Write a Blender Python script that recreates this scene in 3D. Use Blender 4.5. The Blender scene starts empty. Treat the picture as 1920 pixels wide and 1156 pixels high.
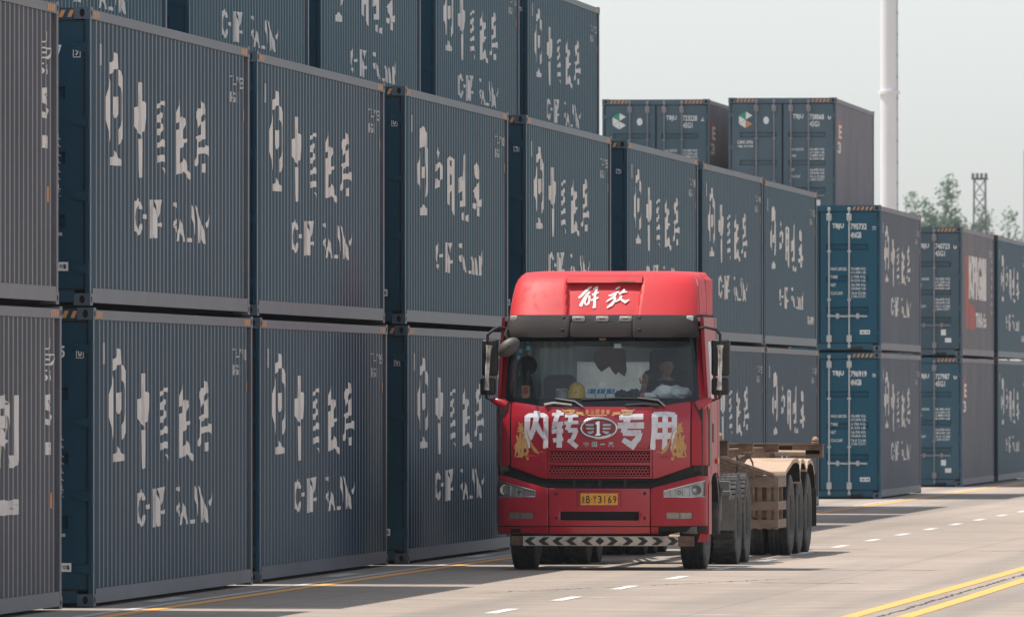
import bpy, bmesh, math, random
from mathutils import Vector, Matrix, noise as mnoise
R = math.radians
random.seed(7)
S = bpy.context.scene
COL = S.collection

# ------------------------------------------------------------------ camera, sky, sun, exposure
cam_d = bpy.data.cameras.new('camera')
cam_d.sensor_width = 36.0
cam_d.lens = 20271.4 / 1920 * 36
cam_d.clip_start = 1.0
cam_d.clip_end = 6000
cam = bpy.data.objects.new('camera', cam_d)
COL.objects.link(cam)
cam.location = (0, 0, 2.06)
_yaw, _pit = .1032, .0080
_fw = Vector((-math.sin(_yaw) * math.cos(_pit), math.cos(_yaw) * math.cos(_pit), math.sin(_pit)))
cam.rotation_euler = _fw.to_track_quat('-Z', 'Y').to_euler()
cam_d.dof.use_dof = True
cam_d.dof.focus_distance = 124
cam_d.dof.aperture_fstop = 11.0
S.camera = cam

SUN_EL = R(66.6)
SUN_AZ = Vector((-.99, .14, 0)).normalized()
TO_SUN = Vector((SUN_AZ.x * math.cos(SUN_EL), SUN_AZ.y * math.cos(SUN_EL), math.sin(SUN_EL)))
world = bpy.data.worlds.new('World')
S.world = world
world.use_nodes = True
wn = world.node_tree.nodes
wl = world.node_tree.links
wn.clear()
w_out = wn.new('ShaderNodeOutputWorld')
w_bg = wn.new('ShaderNodeBackground')
w_sky = wn.new('ShaderNodeTexSky')
w_sky.sky_type = 'NISHITA'
w_sky.sun_disc = False
w_sky.sun_elevation = SUN_EL
w_sky.sun_rotation = math.atan2(SUN_AZ.x, SUN_AZ.y) % (2 * math.pi)
w_sky.air_density = 1.0
w_sky.dust_density = 1.0
w_sky.ozone_density = 1.0
w_hsv = wn.new('ShaderNodeHueSaturation')
w_hsv.inputs['Saturation'].default_value = .30
w_hsv.inputs['Value'].default_value = 1.0
wl.new(w_sky.outputs[0], w_hsv.inputs['Color'])
w_tint = wn.new('ShaderNodeMix')
w_tint.data_type = 'RGBA'
w_tint.blend_type = 'MULTIPLY'
w_tint.inputs[0].default_value = 1
w_tint.inputs[7].default_value = (.97, 1.0, 1.03, 1)
wl.new(w_hsv.outputs[0], w_tint.inputs[6])
wl.new(w_tint.outputs[2], w_bg.inputs['Color'])
w_bg.inputs['Strength'].default_value = .15
wl.new(w_bg.outputs[0], w_out.inputs['Surface'])

sun_d = bpy.data.lights.new('sun', 'SUN')
sun_d.energy = 4.7
sun_d.angle = R(.53)
sun_d.color = (1.0, .93, .84)
sun = bpy.data.objects.new('sun', sun_d)
COL.objects.link(sun)
sun.location = (-60, 120, 80)
sun.rotation_euler = TO_SUN.to_track_quat('Z', 'Y').to_euler()

S.view_settings.view_transform = 'Standard'
S.view_settings.look = 'None'
S.view_settings.exposure = 0.24
S.view_settings.gamma = 1.0
S.cycles.use_denoising = True
S.cycles.max_bounces = 8
S.cycles.transparent_max_bounces = 12
S.cycles.volume_bounces = 0

# ------------------------------------------------------------------ materials
def mat(name):
    m = bpy.data.materials.new(name)
    m.use_nodes = True
    nt = m.node_tree
    b = nt.nodes['Principled BSDF']
    return m, nt, b

def N(nt, t, **kw):
    n = nt.nodes.new(t)
    for k, v in kw.items():
        if k.startswith('i_'):
            n.inputs[k[2:].replace('_', ' ')].default_value = v
        else:
            setattr(n, k, v)
    return n

def mathn(nt, op, a, b=None, clamp=False):
    n = nt.nodes.new('ShaderNodeMath')
    n.operation = op
    n.use_clamp = clamp
    for i, v in enumerate((a, b)):
        if v is None:
            continue
        if isinstance(v, (int, float)):
            n.inputs[i].default_value = v
        else:
            nt.links.new(v, n.inputs[i])
    return n.outputs[0]

def mixc(nt, f, a, b):
    n = nt.nodes.new('ShaderNodeMix')
    n.data_type = 'RGBA'
    for s, v in ((n.inputs[0], f), (n.inputs[6], a), (n.inputs[7], b)):
        if isinstance(v, (int, float)):
            s.default_value = v
        elif isinstance(v, tuple):
            s.default_value = v if len(v) == 4 else v + (1,)
        else:
            nt.links.new(v, s)
    return n.outputs[2]

def noise(nt, scale, detail=4, rough=.55, vec=None, stretch=None, coord='Object'):
    if vec is None:
        tc = nt.nodes.new('ShaderNodeTexCoord')
        vec = tc.outputs[coord]
    if stretch:
        mp = nt.nodes.new('ShaderNodeMapping')
        mp.inputs['Scale'].default_value = stretch
        nt.links.new(vec, mp.inputs['Vector'])
        vec = mp.outputs[0]
    n = nt.nodes.new('ShaderNodeTexNoise')
    n.inputs['Scale'].default_value = scale
    n.inputs['Detail'].default_value = detail
    n.inputs['Roughness'].default_value = rough
    nt.links.new(vec, n.inputs['Vector'])
    return n.outputs['Fac']

def ramp(nt, f, lo, hi):
    n = nt.nodes.new('ShaderNodeMapRange')
    n.inputs['From Min'].default_value = lo
    n.inputs['From Max'].default_value = hi
    n.interpolation_type = 'SMOOTHSTEP'
    nt.links.new(f, n.inputs['Value'])
    return n.outputs[0]

def bump(nt, b, h, strength=.3, dist=.01):
    n = nt.nodes.new('ShaderNodeBump')
    n.inputs['Strength'].default_value = strength
    n.inputs['Distance'].default_value = dist
    nt.links.new(h, n.inputs['Height'])
    nt.links.new(n.outputs[0], b.inputs['Normal'])

def simple(name, col, rough=.5, metal=0, var=.15, scale=6, spec=.5, dirt=None, dirt_amt=0, coat=0, stretch=None, bmp=0):
    """one plain surface with uneven tone, optional dirt of its own colour"""
    m, nt, b = mat(name)
    f = noise(nt, scale, 5, .6, stretch=stretch)
    lo = tuple(c * (1 - var) for c in col)
    hi = tuple(min(1, c * (1 + var)) for c in col)
    c = mixc(nt, f, lo, hi)
    if dirt:
        g = noise(nt, scale * .45, 6, .7, stretch=stretch)
        g2 = ramp(nt, g, .62 - dirt_amt * .45, .78 - dirt_amt * .2)
        c = mixc(nt, mathn(nt, 'MULTIPLY', g2, min(1, dirt_amt * 1.6)), c, dirt)
    nt.links.new(c, b.inputs['Base Color'])
    r = mathn(nt, 'ADD', mathn(nt, 'MULTIPLY', f, .25), rough - .12, True)
    nt.links.new(r, b.inputs['Roughness'])
    b.inputs['Metallic'].default_value = metal
    b.inputs['Specular IOR Level'].default_value = spec
    b.inputs['Coat Weight'].default_value = coat
    b.inputs['Coat Roughness'].default_value = .12
    if bmp:
        bump(nt, b, noise(nt, scale * 4, 4), bmp, .004)
    return m

# container paint: paint colour and dust load come from each part's own object colour
def container_paint():
    m, nt, b = mat('container_paint')
    oi = nt.nodes.new('ShaderNodeObjectInfo')
    at = N(nt, 'ShaderNodeAttribute', attribute_name='ridge')
    tc = nt.nodes.new('ShaderNodeTexCoord')
    off = nt.nodes.new('ShaderNodeVectorMath')
    off.operation = 'ADD'
    sc = nt.nodes.new('ShaderNodeVectorMath')
    sc.operation = 'MULTIPLY'
    sc.inputs[1].default_value = (1, .3, 1)
    nt.links.new(oi.outputs['Location'], sc.inputs[0])
    nt.links.new(tc.outputs['Object'], off.inputs[0])
    nt.links.new(sc.outputs[0], off.inputs[1])
    v = off.outputs[0]
    streak = noise(nt, 1.0, 5, .6, v, (2.0, 2.6, .35))
    blot = noise(nt, .7, 5, .6, v)
    fine = noise(nt, 14, 4, .7, v, (1, 1, .25))
    d = mathn(nt, 'ADD', mathn(nt, 'MULTIPLY', streak, .9), mathn(nt, 'MULTIPLY', blot, .6))
    d = mathn(nt, 'ADD', d, mathn(nt, 'MULTIPLY', fine, .5))
    d = mathn(nt, 'MULTIPLY', d, oi.outputs['Alpha'])
    d = mathn(nt, 'ADD', d, mathn(nt, 'MULTIPLY', at.outputs['Fac'], mathn(nt, 'MULTIPLY', mathn(nt, 'ADD', blot, .5), .7)), True)
    pv = mixc(nt, blot, (.82, .85, .88), (1.12, 1.1, 1.08))
    mul = nt.nodes.new('ShaderNodeMix')
    mul.data_type = 'RGBA'
    mul.blend_type = 'MULTIPLY'
    mul.inputs[0].default_value = 1
    nt.links.new(oi.outputs['Color'], mul.inputs[6])
    nt.links.new(pv, mul.inputs[7])
    dust = mixc(nt, blot, (.185, .178, .195), (.285, .272, .292))
    # lightly soiled boxes show chalked paint on the ridges, dirty ones mauve dust
    dust = mixc(nt, mathn(nt, 'MULTIPLY', oi.outputs['Alpha'], 7.0, True), (.150, .205, .235), dust)
    c = mixc(nt, d, mul.outputs[2], dust)
    rust = ramp(nt, noise(nt, 5, 8, .75, v, (1, 1, .4)), .655, .74)
    c = mixc(nt, mathn(nt, 'MULTIPLY', rust, .6), c, (.11, .05, .032))
    nt.links.new(c, b.inputs['Base Color'])
    nt.links.new(mathn(nt, 'ADD', mathn(nt, 'MULTIPLY', d, .35), .33, True), b.inputs['Roughness'])
    b.inputs['Specular IOR Level'].default_value = .3
    bump(nt, b, blot, .15, .02)
    return m

M = {}
M['paint'] = container_paint()
M['mark'] = simple('marking_white', (.72, .67, .63), .6, var=.22, scale=9, dirt=(.2, .2, .21), dirt_amt=.32, stretch=(1, 1, .3))
M['mark_bright'] = simple('marking_bright', (.68, .70, .70), .5, var=.12, scale=9)
M['mark_thin'] = simple('marking_grey', (.42, .42, .42), .6, var=.2, scale=9)
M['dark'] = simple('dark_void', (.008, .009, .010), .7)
M['rubber'] = simple('rubber_black', (.034, .034, .036), .75, var=.3, scale=12, dirt=(.10, .095, .09), dirt_amt=.5)
M['tread'] = simple('tyre_tread', (.022, .022, .024), .8, var=.3, scale=14, dirt=(.09, .085, .08), dirt_amt=.5)
M['galv'] = simple('galvanised_steel', (.42, .44, .45), .45, .35, var=.25, scale=8)
M['orange'] = simple('orange_reflector', (.58, .24, .07), .5, var=.25, scale=10, dirt=(.2, .15, .12), dirt_amt=.35)
M['logo_green'] = simple('logo_green', (.02, .30, .16), .5)
M['logo_orange'] = simple('logo_orange', (.55, .27, .09), .5)
M['logo_red'] = simple('logo_red', (.52, .10, .07), .6, var=.3, dirt=(.22, .19, .19), dirt_amt=.5, scale=4)
M['black'] = simple('black_plastic', (.012, .013, .014), .5, var=.2)
M['blackgloss'] = simple('black_enamel', (.006, .009, .011), .22, var=.2)

# ------------------------------------------------------------------ mesh helpers
class MB:
    def __init__(s):
        s.v, s.f, s.m, s.a = [], [], [], []
    def add(s, vs, fs, mi=0, attr=0.0):
        o = len(s.v)
        s.v += [tuple(p) for p in vs]
        for f in fs:
            s.f.append(tuple(i + o for i in f))
            s.m.append(mi)
            s.a.append(attr)
    def box(s, x0, x1, y0, y1, z0, z1, mi=0):
        s.add([(x0, y0, z0), (x1, y0, z0), (x1, y1, z0), (x0, y1, z0), (x0, y0, z1), (x1, y0, z1), (x1, y1, z1), (x0, y1, z1)],
              [(0, 3, 2, 1), (4, 5, 6, 7), (0, 1, 5, 4), (1, 2, 6, 5), (2, 3, 7, 6), (3, 0, 4, 7)], mi)
    def rbox(s, x0, x1, y0, y1, z0, z1, r=.02, mi=0, seg=2):
        bm = bmesh.new()
        bmesh.ops.create_cube(bm, size=1)
        for v in bm.verts:
            v.co = Vector(((x0 + x1) / 2 + v.co.x * (x1 - x0), (y0 + y1) / 2 + v.co.y * (y1 - y0), (z0 + z1) / 2 + v.co.z * (z1 - z0)))
        bmesh.ops.bevel(bm, geom=bm.edges[:], offset=r, segments=seg, affect='EDGES', profile=.5)
        bm.verts.index_update()
        s.add([v.co for v in bm.verts], [[v.index for v in f.verts] for f in bm.faces], mi)
        bm.free()
    def bar(s, a, b, w, h, mi=0):
        """rectangular bar between two points"""
        a, b = Vector(a), Vector(b)
        d = (b - a).normalized()
        up = Vector((0, 0, 1)) if abs(d.z) < .95 else Vector((0, 1, 0))
        x = d.cross(up).normalized() * w / 2
        y = x.cross(d).normalized() * h / 2
        p = [a - x - y, a + x - y, a + x + y, a - x + y, b - x - y, b + x - y, b + x + y, b - x + y]
        s.add(p, [(0, 3, 2, 1), (4, 5, 6, 7), (0, 1, 5, 4), (1, 2, 6, 5), (2, 3, 7, 6), (3, 0, 4, 7)], mi)
    def tube(s, pts, r, n=8, mi=0, cap=True):
        pts = [Vector(p) for p in pts]
        rr = r if isinstance(r, (list, tuple)) else [r] * len(pts)
        rings = []
        px = None
        for i, p in enumerate(pts):
            d = (pts[min(i + 1, len(pts) - 1)] - pts[max(i - 1, 0)]).normalized()
            if px is None:
                up = Vector((0, 0, 1)) if abs(d.z) < .9 else Vector((0, 1, 0))
                px = d.cross(up).normalized()
            else:
                px = (px - d * px.dot(d)).normalized()
            py = d.cross(px)
            rings.append([p + (px * math.cos(2 * math.pi * k / n) + py * math.sin(2 * math.pi * k / n)) * rr[i] for k in range(n)])
        vs = [q for rg in rings for q in rg]
        fs = []
        for i in range(len(pts) - 1):
            for k in range(n):
                k2 = (k + 1) % n
                fs.append((i * n + k, i * n + k2, (i + 1) * n + k2, (i + 1) * n + k))
        if cap:
            fs.append(tuple(range(n))[::-1])
            fs.append(tuple((len(pts) - 1) * n + k for k in range(n)))
        s.add(vs, fs, mi)
    def lathe(s, prof, c, axis='x', n=32, mi=0, ang=2 * math.pi, start=0):
        """profile of (along, radius) about an axis through c"""
        c = Vector(c)
        full = abs(ang - 2 * math.pi) < 1e-6
        cnt = n if full else n + 1
        vs = []
        for a, r in prof:
            for k in range(cnt):
                t = start + ang * k / n
                if axis == 'x':
                    p = (a, r * math.cos(t), r * math.sin(t))
                elif axis == 'y':
                    p = (r * math.cos(t), a, r * math.sin(t))
                else:
                    p = (r * math.cos(t), r * math.sin(t), a)
                vs.append(c + Vector(p))
        fs = []
        for i in range(len(prof) - 1):
            for k in range(n):
                k2 = (k + 1) % cnt
                fs.append((i * cnt + k, i * cnt + k2, (i + 1) * cnt + k2, (i + 1) * cnt + k))
        s.add(vs, fs, mi)
    def prism(s, poly, a, b, mi=0):
        """poly of 3-D points extruded by vector from a to b"""
        d = Vector(b) - Vector(a)
        n = len(poly)
        p0 = [Vector(p) for p in poly]
        s.add(p0 + [p + d for p in p0], [tuple(range(n)), tuple(range(2 * n - 1, n - 1, -1))] + [(i, i + n, (i + 1) % n + n, (i + 1) % n) for i in range(n)], mi)
    def mesh(s, name, mats, smooth=False, angle=35, fix=True):
        me = bpy.data.meshes.new(name)
        me.from_pydata(s.v, [], s.f)
        mats = mats if isinstance(mats, (list, tuple)) else [mats]
        for x in mats:
            me.materials.append(M[x] if isinstance(x, str) else x)
        me.polygons.foreach_set('material_index', s.m)
        if any(s.a):
            at = me.attributes.new('ridge', 'FLOAT', 'FACE')
            at.data.foreach_set('value', s.a)
        if fix:
            bm = bmesh.new()
            bm.from_mesh(me)
            bmesh.ops.remove_doubles(bm, verts=bm.verts[:], dist=1e-5)
            bmesh.ops.recalc_face_normals(bm, faces=bm.faces[:])
            bm.to_mesh(me)
            bm.free()
        if smooth:
            me.polygons.foreach_set('use_smooth', [True] * len(me.polygons))
            try:
                me.set_sharp_from_angle(angle=R(angle))
            except Exception:
                pass
        me.update()
        return me
    def build(s, name, mats, parent=None, smooth=False, angle=35, fix=True, loc=None):
        return link(name, s.mesh(name, mats, smooth, angle, fix), parent, loc)

def link(name, me, parent=None, loc=None):
    o = bpy.data.objects.new(name, me)
    COL.objects.link(o)
    if parent:
        o.parent = parent
    if loc:
        o.location = loc
    return o

def tag(o, label=None, cat=None, group=None, kind=None):
    if label: o['label'] = label
    if cat: o['category'] = cat
    if group: o['group'] = group
    if kind: o['kind'] = kind
    return o

def thing(name, label, cat, loc=(0, 0, 0), rz=0, group=None):
    o = bpy.data.objects.new(name, None)
    COL.objects.link(o)
    o.empty_display_size = .3
    o.location = loc
    o.rotation_euler = (0, 0, rz)
    return tag(o, label, cat, group)

# ------------------------------------------------------------------ lettering
_tc = {}
def text2d(s, h=1.0, bold=0.0, xs=1.0, sp=1.0, cjk=False):
    """triangles (2-D) of a line of text: cap height h, left edge at x=0, baseline y=0; returns polys, width"""
    key = (s, h, bold, xs, sp)
    if key in _tc:
        return _tc[key]
    cu = bpy.data.curves.new('t', 'FONT')
    cu.body = s
    cu.size = 1.0
    cu.offset = bold
    cu.space_character = sp
    cu.resolution_u = 3
    o = bpy.data.objects.new('t', cu)
    COL.objects.link(o)
    dg = bpy.context.evaluated_depsgraph_get()
    me = bpy.data.meshes.new_from_object(o.evaluated_get(dg))
    vs = [(v.co.x, v.co.y) for v in me.vertices]
    fs = [tuple(p.vertices) for p in me.polygons]
    bpy.data.objects.remove(o)
    bpy.data.curves.remove(cu)
    bpy.data.meshes.remove(me)
    if not vs:
        return [], 0
    x0 = min(p[0] for p in vs); x1 = max(p[0] for p in vs)
    y0 = min(p[1] for p in vs); y1 = max(p[1] for p in vs)
    k = h / (y1 - y0)
    polys = [[((vs[i][0] - x0) * k * xs, (vs[i][1] - y0) * k) for i in f] for f in fs]
    r = (polys, (x1 - x0) * k * xs)
    _tc[key] = r
    return r

def moved(polys, dx, dy, k=1.0):
    return [[(p[0] * k + dx, p[1] * k + dy) for p in q] for q in polys]

def fit(s, x0, x1, y0, y1, bold=0.0, sp=1.0):
    """text stretched into a rectangle"""
    polys, w = text2d(s, 1.0, bold, 1.0, sp)
    if not w:
        return []
    return [[(x0 + p[0] / w * (x1 - x0), y0 + p[1] * (y1 - y0)) for p in q] for q in polys]

def _clip(poly, ax, val, keep_less):
    out = []
    n = len(poly)
    for i in range(n):
        a, b = poly[i], poly[(i + 1) % n]
        ia = (a[ax] <= val) == keep_less
        ib = (b[ax] <= val) == keep_less
        if ia:
            out.append(a)
        if ia != ib and abs(b[ax] - a[ax]) > 1e-12:
            t = (val - a[ax]) / (b[ax] - a[ax])
            out.append((a[0] + t * (b[0] - a[0]), a[1] + t * (b[1] - a[1])))
    return out

def split(polys, ax, breaks):
    out = []
    for p in polys:
        lo = min(q[ax] for q in p); hi = max(q[ax] for q in p)
        cur = p
        for bv in breaks:
            if bv <= lo + 1e-7:
                continue
            if bv >= hi - 1e-7:
                break
            left = _clip(cur, ax, bv, True)
            cur = _clip(cur, ax, bv, False)
            if len(left) > 2:
                out.append(left)
            if len(cur) < 3:
                break
        if len(cur) > 2:
            out.append(cur)
    return out

def brush(pts, n=4):
    """ribbon of varying half width through (x, y, halfwidth) points: a list of quads"""
    P = [Vector((p[0], p[1])) for p in pts]
    out = []
    L, Rr = [], []
    for i, p in enumerate(P):
        d = (P[min(i + 1, len(P) - 1)] - P[max(i - 1, 0)]).normalized()
        nn = Vector((-d.y, d.x)) * pts[i][2]
        L.append(p + nn)
        Rr.append(p - nn)
    poly = []
    for i in range(len(P) - 1):
        out.append([tuple(L[i]), tuple(Rr[i]), tuple(Rr[i + 1]), tuple(L[i + 1])])
    return out

def circ(cx, cy, rx, ry=None, n=20, a0=0, a1=2 * math.pi):
    ry = ry or rx
    return [(cx + rx * math.cos(a0 + (a1 - a0) * k / n), cy + ry * math.sin(a0 + (a1 - a0) * k / n)) for k in range(n if abs(a1 - a0 - 2 * math.pi) < 1e-6 else n + 1)]

def ring(cx, cy, ro, ri, n=32, a0=0, a1=2 * math.pi, ky=1):
    out = []
    for k in range(n):
        t, u = a0 + (a1 - a0) * k / n, a0 + (a1 - a0) * (k + 1) / n
        out.append([(cx + ri * math.cos(t), cy + ri * ky * math.sin(t)), (cx + ro * math.cos(t), cy + ro * ky * math.sin(t)),
                    (cx + ro * math.cos(u), cy + ro * ky * math.sin(u)), (cx + ri * math.cos(u), cy + ri * ky * math.sin(u))])
    return out

def put(mb, polys, fn, mi=0):
    for p in polys:
        # drop slivers
        a = sum(p[i][0] * p[(i + 1) % len(p)][1] - p[(i + 1) % len(p)][0] * p[i][1] for i in range(len(p)))
        if abs(a) < 1e-8:
            continue
        mb.add([fn(*q) for q in p], [tuple(range(len(p)))], mi)

def frange(a, b, st):
    n = max(1, int(round((b - a) / st)))
    return [a + (b - a) * i / n for i in range(n + 1)]
# ------------------------------------------------------------------ ground and road
def concrete():
    m, nt, b = mat('concrete')
    tc = nt.nodes.new('ShaderNodeTexCoord')
    v = tc.outputs['Object']
    big = noise(nt, .12, 5, .6, v, (1.0, .35, 1))
    mid = noise(nt, .9, 6, .65, v, (.55, 1.0, 1))
    fine = noise(nt, 9, 6, .7, v, (.6, 1, 1))
    grit = noise(nt, 70, 3, .6, v)
    f = mathn(nt, 'ADD', mathn(nt, 'MULTIPLY', big, .45), mathn(nt, 'MULTIPLY', mid, .35))
    f = mathn(nt, 'ADD', f, mathn(nt, 'MULTIPLY', fine, .25))
    c = mixc(nt, ramp(nt, f, .32, .72), (.24, .20, .168), (.43, .36, .305))
    # tyre-darkened lanes along the road
    lane = noise(nt, .55, 3, .5, v, (1.0, .012, 1))
    c = mixc(nt, mathn(nt, 'MULTIPLY', ramp(nt, lane, .50, .66), .5), c, (.17, .15, .14))
    # fine blotches that read as streaks from a low eye
    st_ = noise(nt, 1.6, 6, .7, v, (.35, 1.6, 1))
    c = mixc(nt, mathn(nt, 'MULTIPLY', ramp(nt, st_, .50, .66), .5), c, (.185, .155, .135))
    # pale scuffs
    sc = ramp(nt, noise(nt, 1.3, 6, .7, v, (.25, .8, 1)), .60, .70)
    c = mixc(nt, mathn(nt, 'MULTIPLY', sc, .5), c, (.52, .455, .395))
    # oil spots
    oil = ramp(nt, noise(nt, .8, 5, .6, v, (1, .6, 1)), .69, .78)
    c = mixc(nt, mathn(nt, 'MULTIPLY', oil, .45), c, (.10, .09, .085))
    c = mixc(nt, mathn(nt, 'MULTIPLY', ramp(nt, grit, .35, .7), .16), c, (.16, .14, .13))
    # slab joints, every 5 m across and 4 m along
    br = nt.nodes.new('ShaderNodeTexBrick')
    br.offset = 0
    br.inputs['Color1'].default_value = (0, 0, 0, 1)
    br.inputs['Color2'].default_value = (0, 0, 0, 1)
    br.inputs['Mortar'].default_value = (1, 1, 1, 1)
    br.inputs['Scale'].default_value = 1
    br.inputs['Mortar Size'].default_value = .012
    br.inputs['Mortar Smooth'].default_value = .3
    br.inputs['Brick Width'].default_value = 4.4
    br.inputs['Row Height'].default_value = 5.6
    nt.links.new(v, br.inputs['Vector'])
    c = mixc(nt, mathn(nt, 'MULTIPLY', br.outputs['Color'], .55), c, (.12, .105, .095))
    nt.links.new(c, b.inputs['Base Color'])
    b.inputs['Roughness'].default_value = .85
    b.inputs['Specular IOR Level'].default_value = .3
    bump(nt, b, mathn(nt, 'ADD', fine, mathn(nt, 'MULTIPLY', grit, .4)), .35, .01)
    return m

def road_paint(name, col, wear):
    m, nt, b = mat(name)
    tc = nt.nodes.new('ShaderNodeTexCoord')
    v = tc.outputs['Object']
    n1 = noise(nt, 2.5, 7, .7, v, (2, .5, 1))
    n2 = noise(nt, 24, 4, .7, v)
    w = ramp(nt, mathn(nt, 'ADD', mathn(nt, 'MULTIPLY', n1, .7), mathn(nt, 'MULTIPLY', n2, .3)), wear, wear + .16)
    c = mixc(nt, n1, tuple(x * .85 for x in col), tuple(min(1, x * 1.12) for x in col))
    c = mixc(nt, mathn(nt, 'MULTIPLY', w, .8), c, (.32, .28, .25))
    nt.links.new(c, b.inputs['Base Color'])
    b.inputs['Roughness'].default_value = .7
    return m

M['concrete'] = concrete()
M['yellow_line'] = road_paint('yellow_road_paint', (.82, .385, .085), .56)
M['white_line'] = road_paint('white_road_paint', (.66, .65, .62), .55)
M['white_worn'] = road_paint('worn_white_road_paint', (.52, .52, .52), .47)
M['crack'] = simple('crack_dark', (.05, .045, .04), .9)

g = MB()
g.add([(-1500, -300, 0), (1500, -300, 0), (1500, 4500, 0), (-1500, 4500, 0)], [(0, 1, 2, 3)])
tag(g.build('ground', 'concrete'), kind='structure')

def strip(name, pts, w, mt, z=.004):
    mb = MB()
    for i in range(len(pts) - 1):
        (x0, y0), (x1, y1) = pts[i], pts[i + 1]
        mb.add([(x0 - w / 2, y0, z), (x0 + w / 2, y0, z), (x1 + w / 2, y1, z), (x1 - w / 2, y1, z)], [(0, 1, 2, 3)])
    return tag(mb.build(name, mt), kind='structure')

strip('road_edge_line_yellow', [(-14.13, y) for y in range(60, 420, 20)], .17, 'yellow_line')
strip('road_edge_line_white', [(-14.36, y) for y in range(60, 420, 20)], .12, 'white_worn')
strip('road_centre_line_yellow', [(-7.21 + .02 * math.sin(y / 9), y) for y in range(60, 420, 5)], .16, 'yellow_line')
strip('road_centre_line_yellow', [(-6.73 + .02 * math.sin(y / 8 + 1), y) for y in range(60, 420, 5)], .16, 'yellow_line')
mb = MB()
for k in range(-6, 46):
    y = 102.6 + 6.33 * k
    mb.add([(-10.79, y - 1.1, .004), (-10.66, y - 1.1, .004), (-10.66, y + 1.1, .004), (-10.79, y + 1.1, .004)], [(0, 1, 2, 3)])
tag(mb.build('lane_dashes', 'white_line'), kind='structure')
mb = MB()
for y in (93.2, 108.0, 122.9, 137.7, 152.5, 167.2, 182):
    mb.add([(-14.78, y - 1.2, .004), (-14.58, y - 1.2, .004), (-14.58, y + 1.2, .004), (-14.78, y + 1.2, .004)], [(0, 1, 2, 3)])
tag(mb.build('slot_marks', 'white_worn'), kind='structure')
rc = random.Random(3)
mb = MB()
def crack(x0, y0, x1, y1, w=.02, n=40, j=.05):
    pts = []
    for i in range(n + 1):
        t = i / n
        pts.append((x0 + (x1 - x0) * t + rc.uniform(-j, j), y0 + (y1 - y0) * t + rc.uniform(-j, j)))
    for (a, b), (c, d) in zip(pts[:-1], pts[1:]):
        ww = w * rc.uniform(.4, 1.3)
        dx, dy = c - a, d - b
        l = math.hypot(dx, dy) or 1
        nx, ny = -dy / l * ww / 2, dx / l * ww / 2
        mb.add([(a - nx, b - ny, .003), (a + nx, b + ny, .003), (c + nx, d + ny, .003), (c - nx, d - ny, .003)], [(0, 1, 2, 3)])
crack(-6.97, 96, -6.95, 150, .03, 200, .03)
crack(-11.9, 112, -9.4, 121, .03, 60, .06)
for x, y, l in ((-9.9, 127.2, 1.9), (-8.6, 142.7, 2.5), (-6.8, 160.6, 2.4), (-8.2, 150.6, 1.2), (-6.0, 117, 2), (-9.6, 118.4, 1.2), (-4.2, 131, 3), (-7.9, 171, 2)):
    crack(x, y, x + l, y - .15, .10, 24, .04)
tag(mb.build('pavement_cracks', 'crack'), kind='structure')

# ------------------------------------------------------------------ shipping containers
HX, HY, CH, CL = 1.219, 6.096, 2.896, 12.192
PITCH, NCOR, S0 = .287, 40, .376
SLOPE, OUTF = .070, .072
DEP = .036
def corr_breaks():
    b = [.08]
    for k in range(NCOR):
        a = S0 + k * PITCH
        b += [a, a + SLOPE, a + SLOPE + OUTF, a + 2 * SLOPE + OUTF]
    b.append(CL - .13)
    return b
CB = corr_breaks()
def corr_depth(s):
    q = (s - S0)
    if q < 0 or q > NCOR * PITCH:
        return DEP
    q = q % PITCH
    if q < SLOPE:
        return DEP * (1 - q / SLOPE)
    if q < SLOPE + OUTF:
        return 0.0
    if q < 2 * SLOPE + OUTF:
        return DEP * (q - SLOPE - OUTF) / SLOPE
    return DEP
ZB, ZT = .172, CH - .118

def side_panel(sgn):
    mb = MB()
    xs = [HX - .007 - corr_depth(s) for s in CB]
    for i in range(len(CB) - 1):
        p = [(sgn * xs[i], -HY + CB[i], ZB), (sgn * xs[i + 1], -HY + CB[i + 1], ZB), (sgn * xs[i + 1], -HY + CB[i + 1], ZT), (sgn * xs[i], -HY + CB[i], ZT)]
        outer = abs(xs[i] - (HX - .007)) < 1e-6 and abs(xs[i + 1] - (HX - .007)) < 1e-6
        mb.add(p, [(0, 1, 2, 3)], 0, 1.0 if outer else 0.0)
    return mb.mesh('side_panel', 'paint', fix=False)

def rect_hole(mb, c, ux, uy, w, h, hole, depth, mi=0, mid=1):
    """face of a block with a real recess: c centre, ux/uy in-plane axes, hole = list of 2-D points (same count as outline resampled)"""
    c, ux, uy = Vector(c), Vector(ux), Vector(uy)
    nrm = ux.cross(uy).normalized()
    n = len(hole)
    outer = []
    for k in range(n):
        a = math.atan2(hole[k][1], hole[k][0])
        ca, sa = math.cos(a), math.sin(a)
        t = min((w / 2) / abs(ca) if abs(ca) > 1e-6 else 1e9, (h / 2) / abs(sa) if abs(sa) > 1e-6 else 1e9)
        outer.append((ca * t, sa * t))
    # include the corners by snapping the nearest point
    for cx, cy in ((w / 2, h / 2), (-w / 2, h / 2), (-w / 2, -h / 2), (w / 2, -h / 2)):
        k = min(range(n), key=lambda i: (outer[i][0] - cx) ** 2 + (outer[i][1] - cy) ** 2)
        outer[k] = (cx, cy)
    P = lambda q, d=0: c + ux * q[0] + uy * q[1] - nrm * d
    vs = [P(q) for q in outer] + [P(q) for q in hole] + [P(q, depth) for q in hole]
    fs = [(k, (k + 1) % n, n + (k + 1) % n, n + k) for k in range(n)]
    mb.add(vs, fs, mi)
    mb.add(vs, [(n + k, n + (k + 1) % n, 2 * n + (k + 1) % n, 2 * n + k) for k in range(n)], mid)
    mb.add(vs[2 * n:], [tuple(range(n))], mid)

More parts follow.
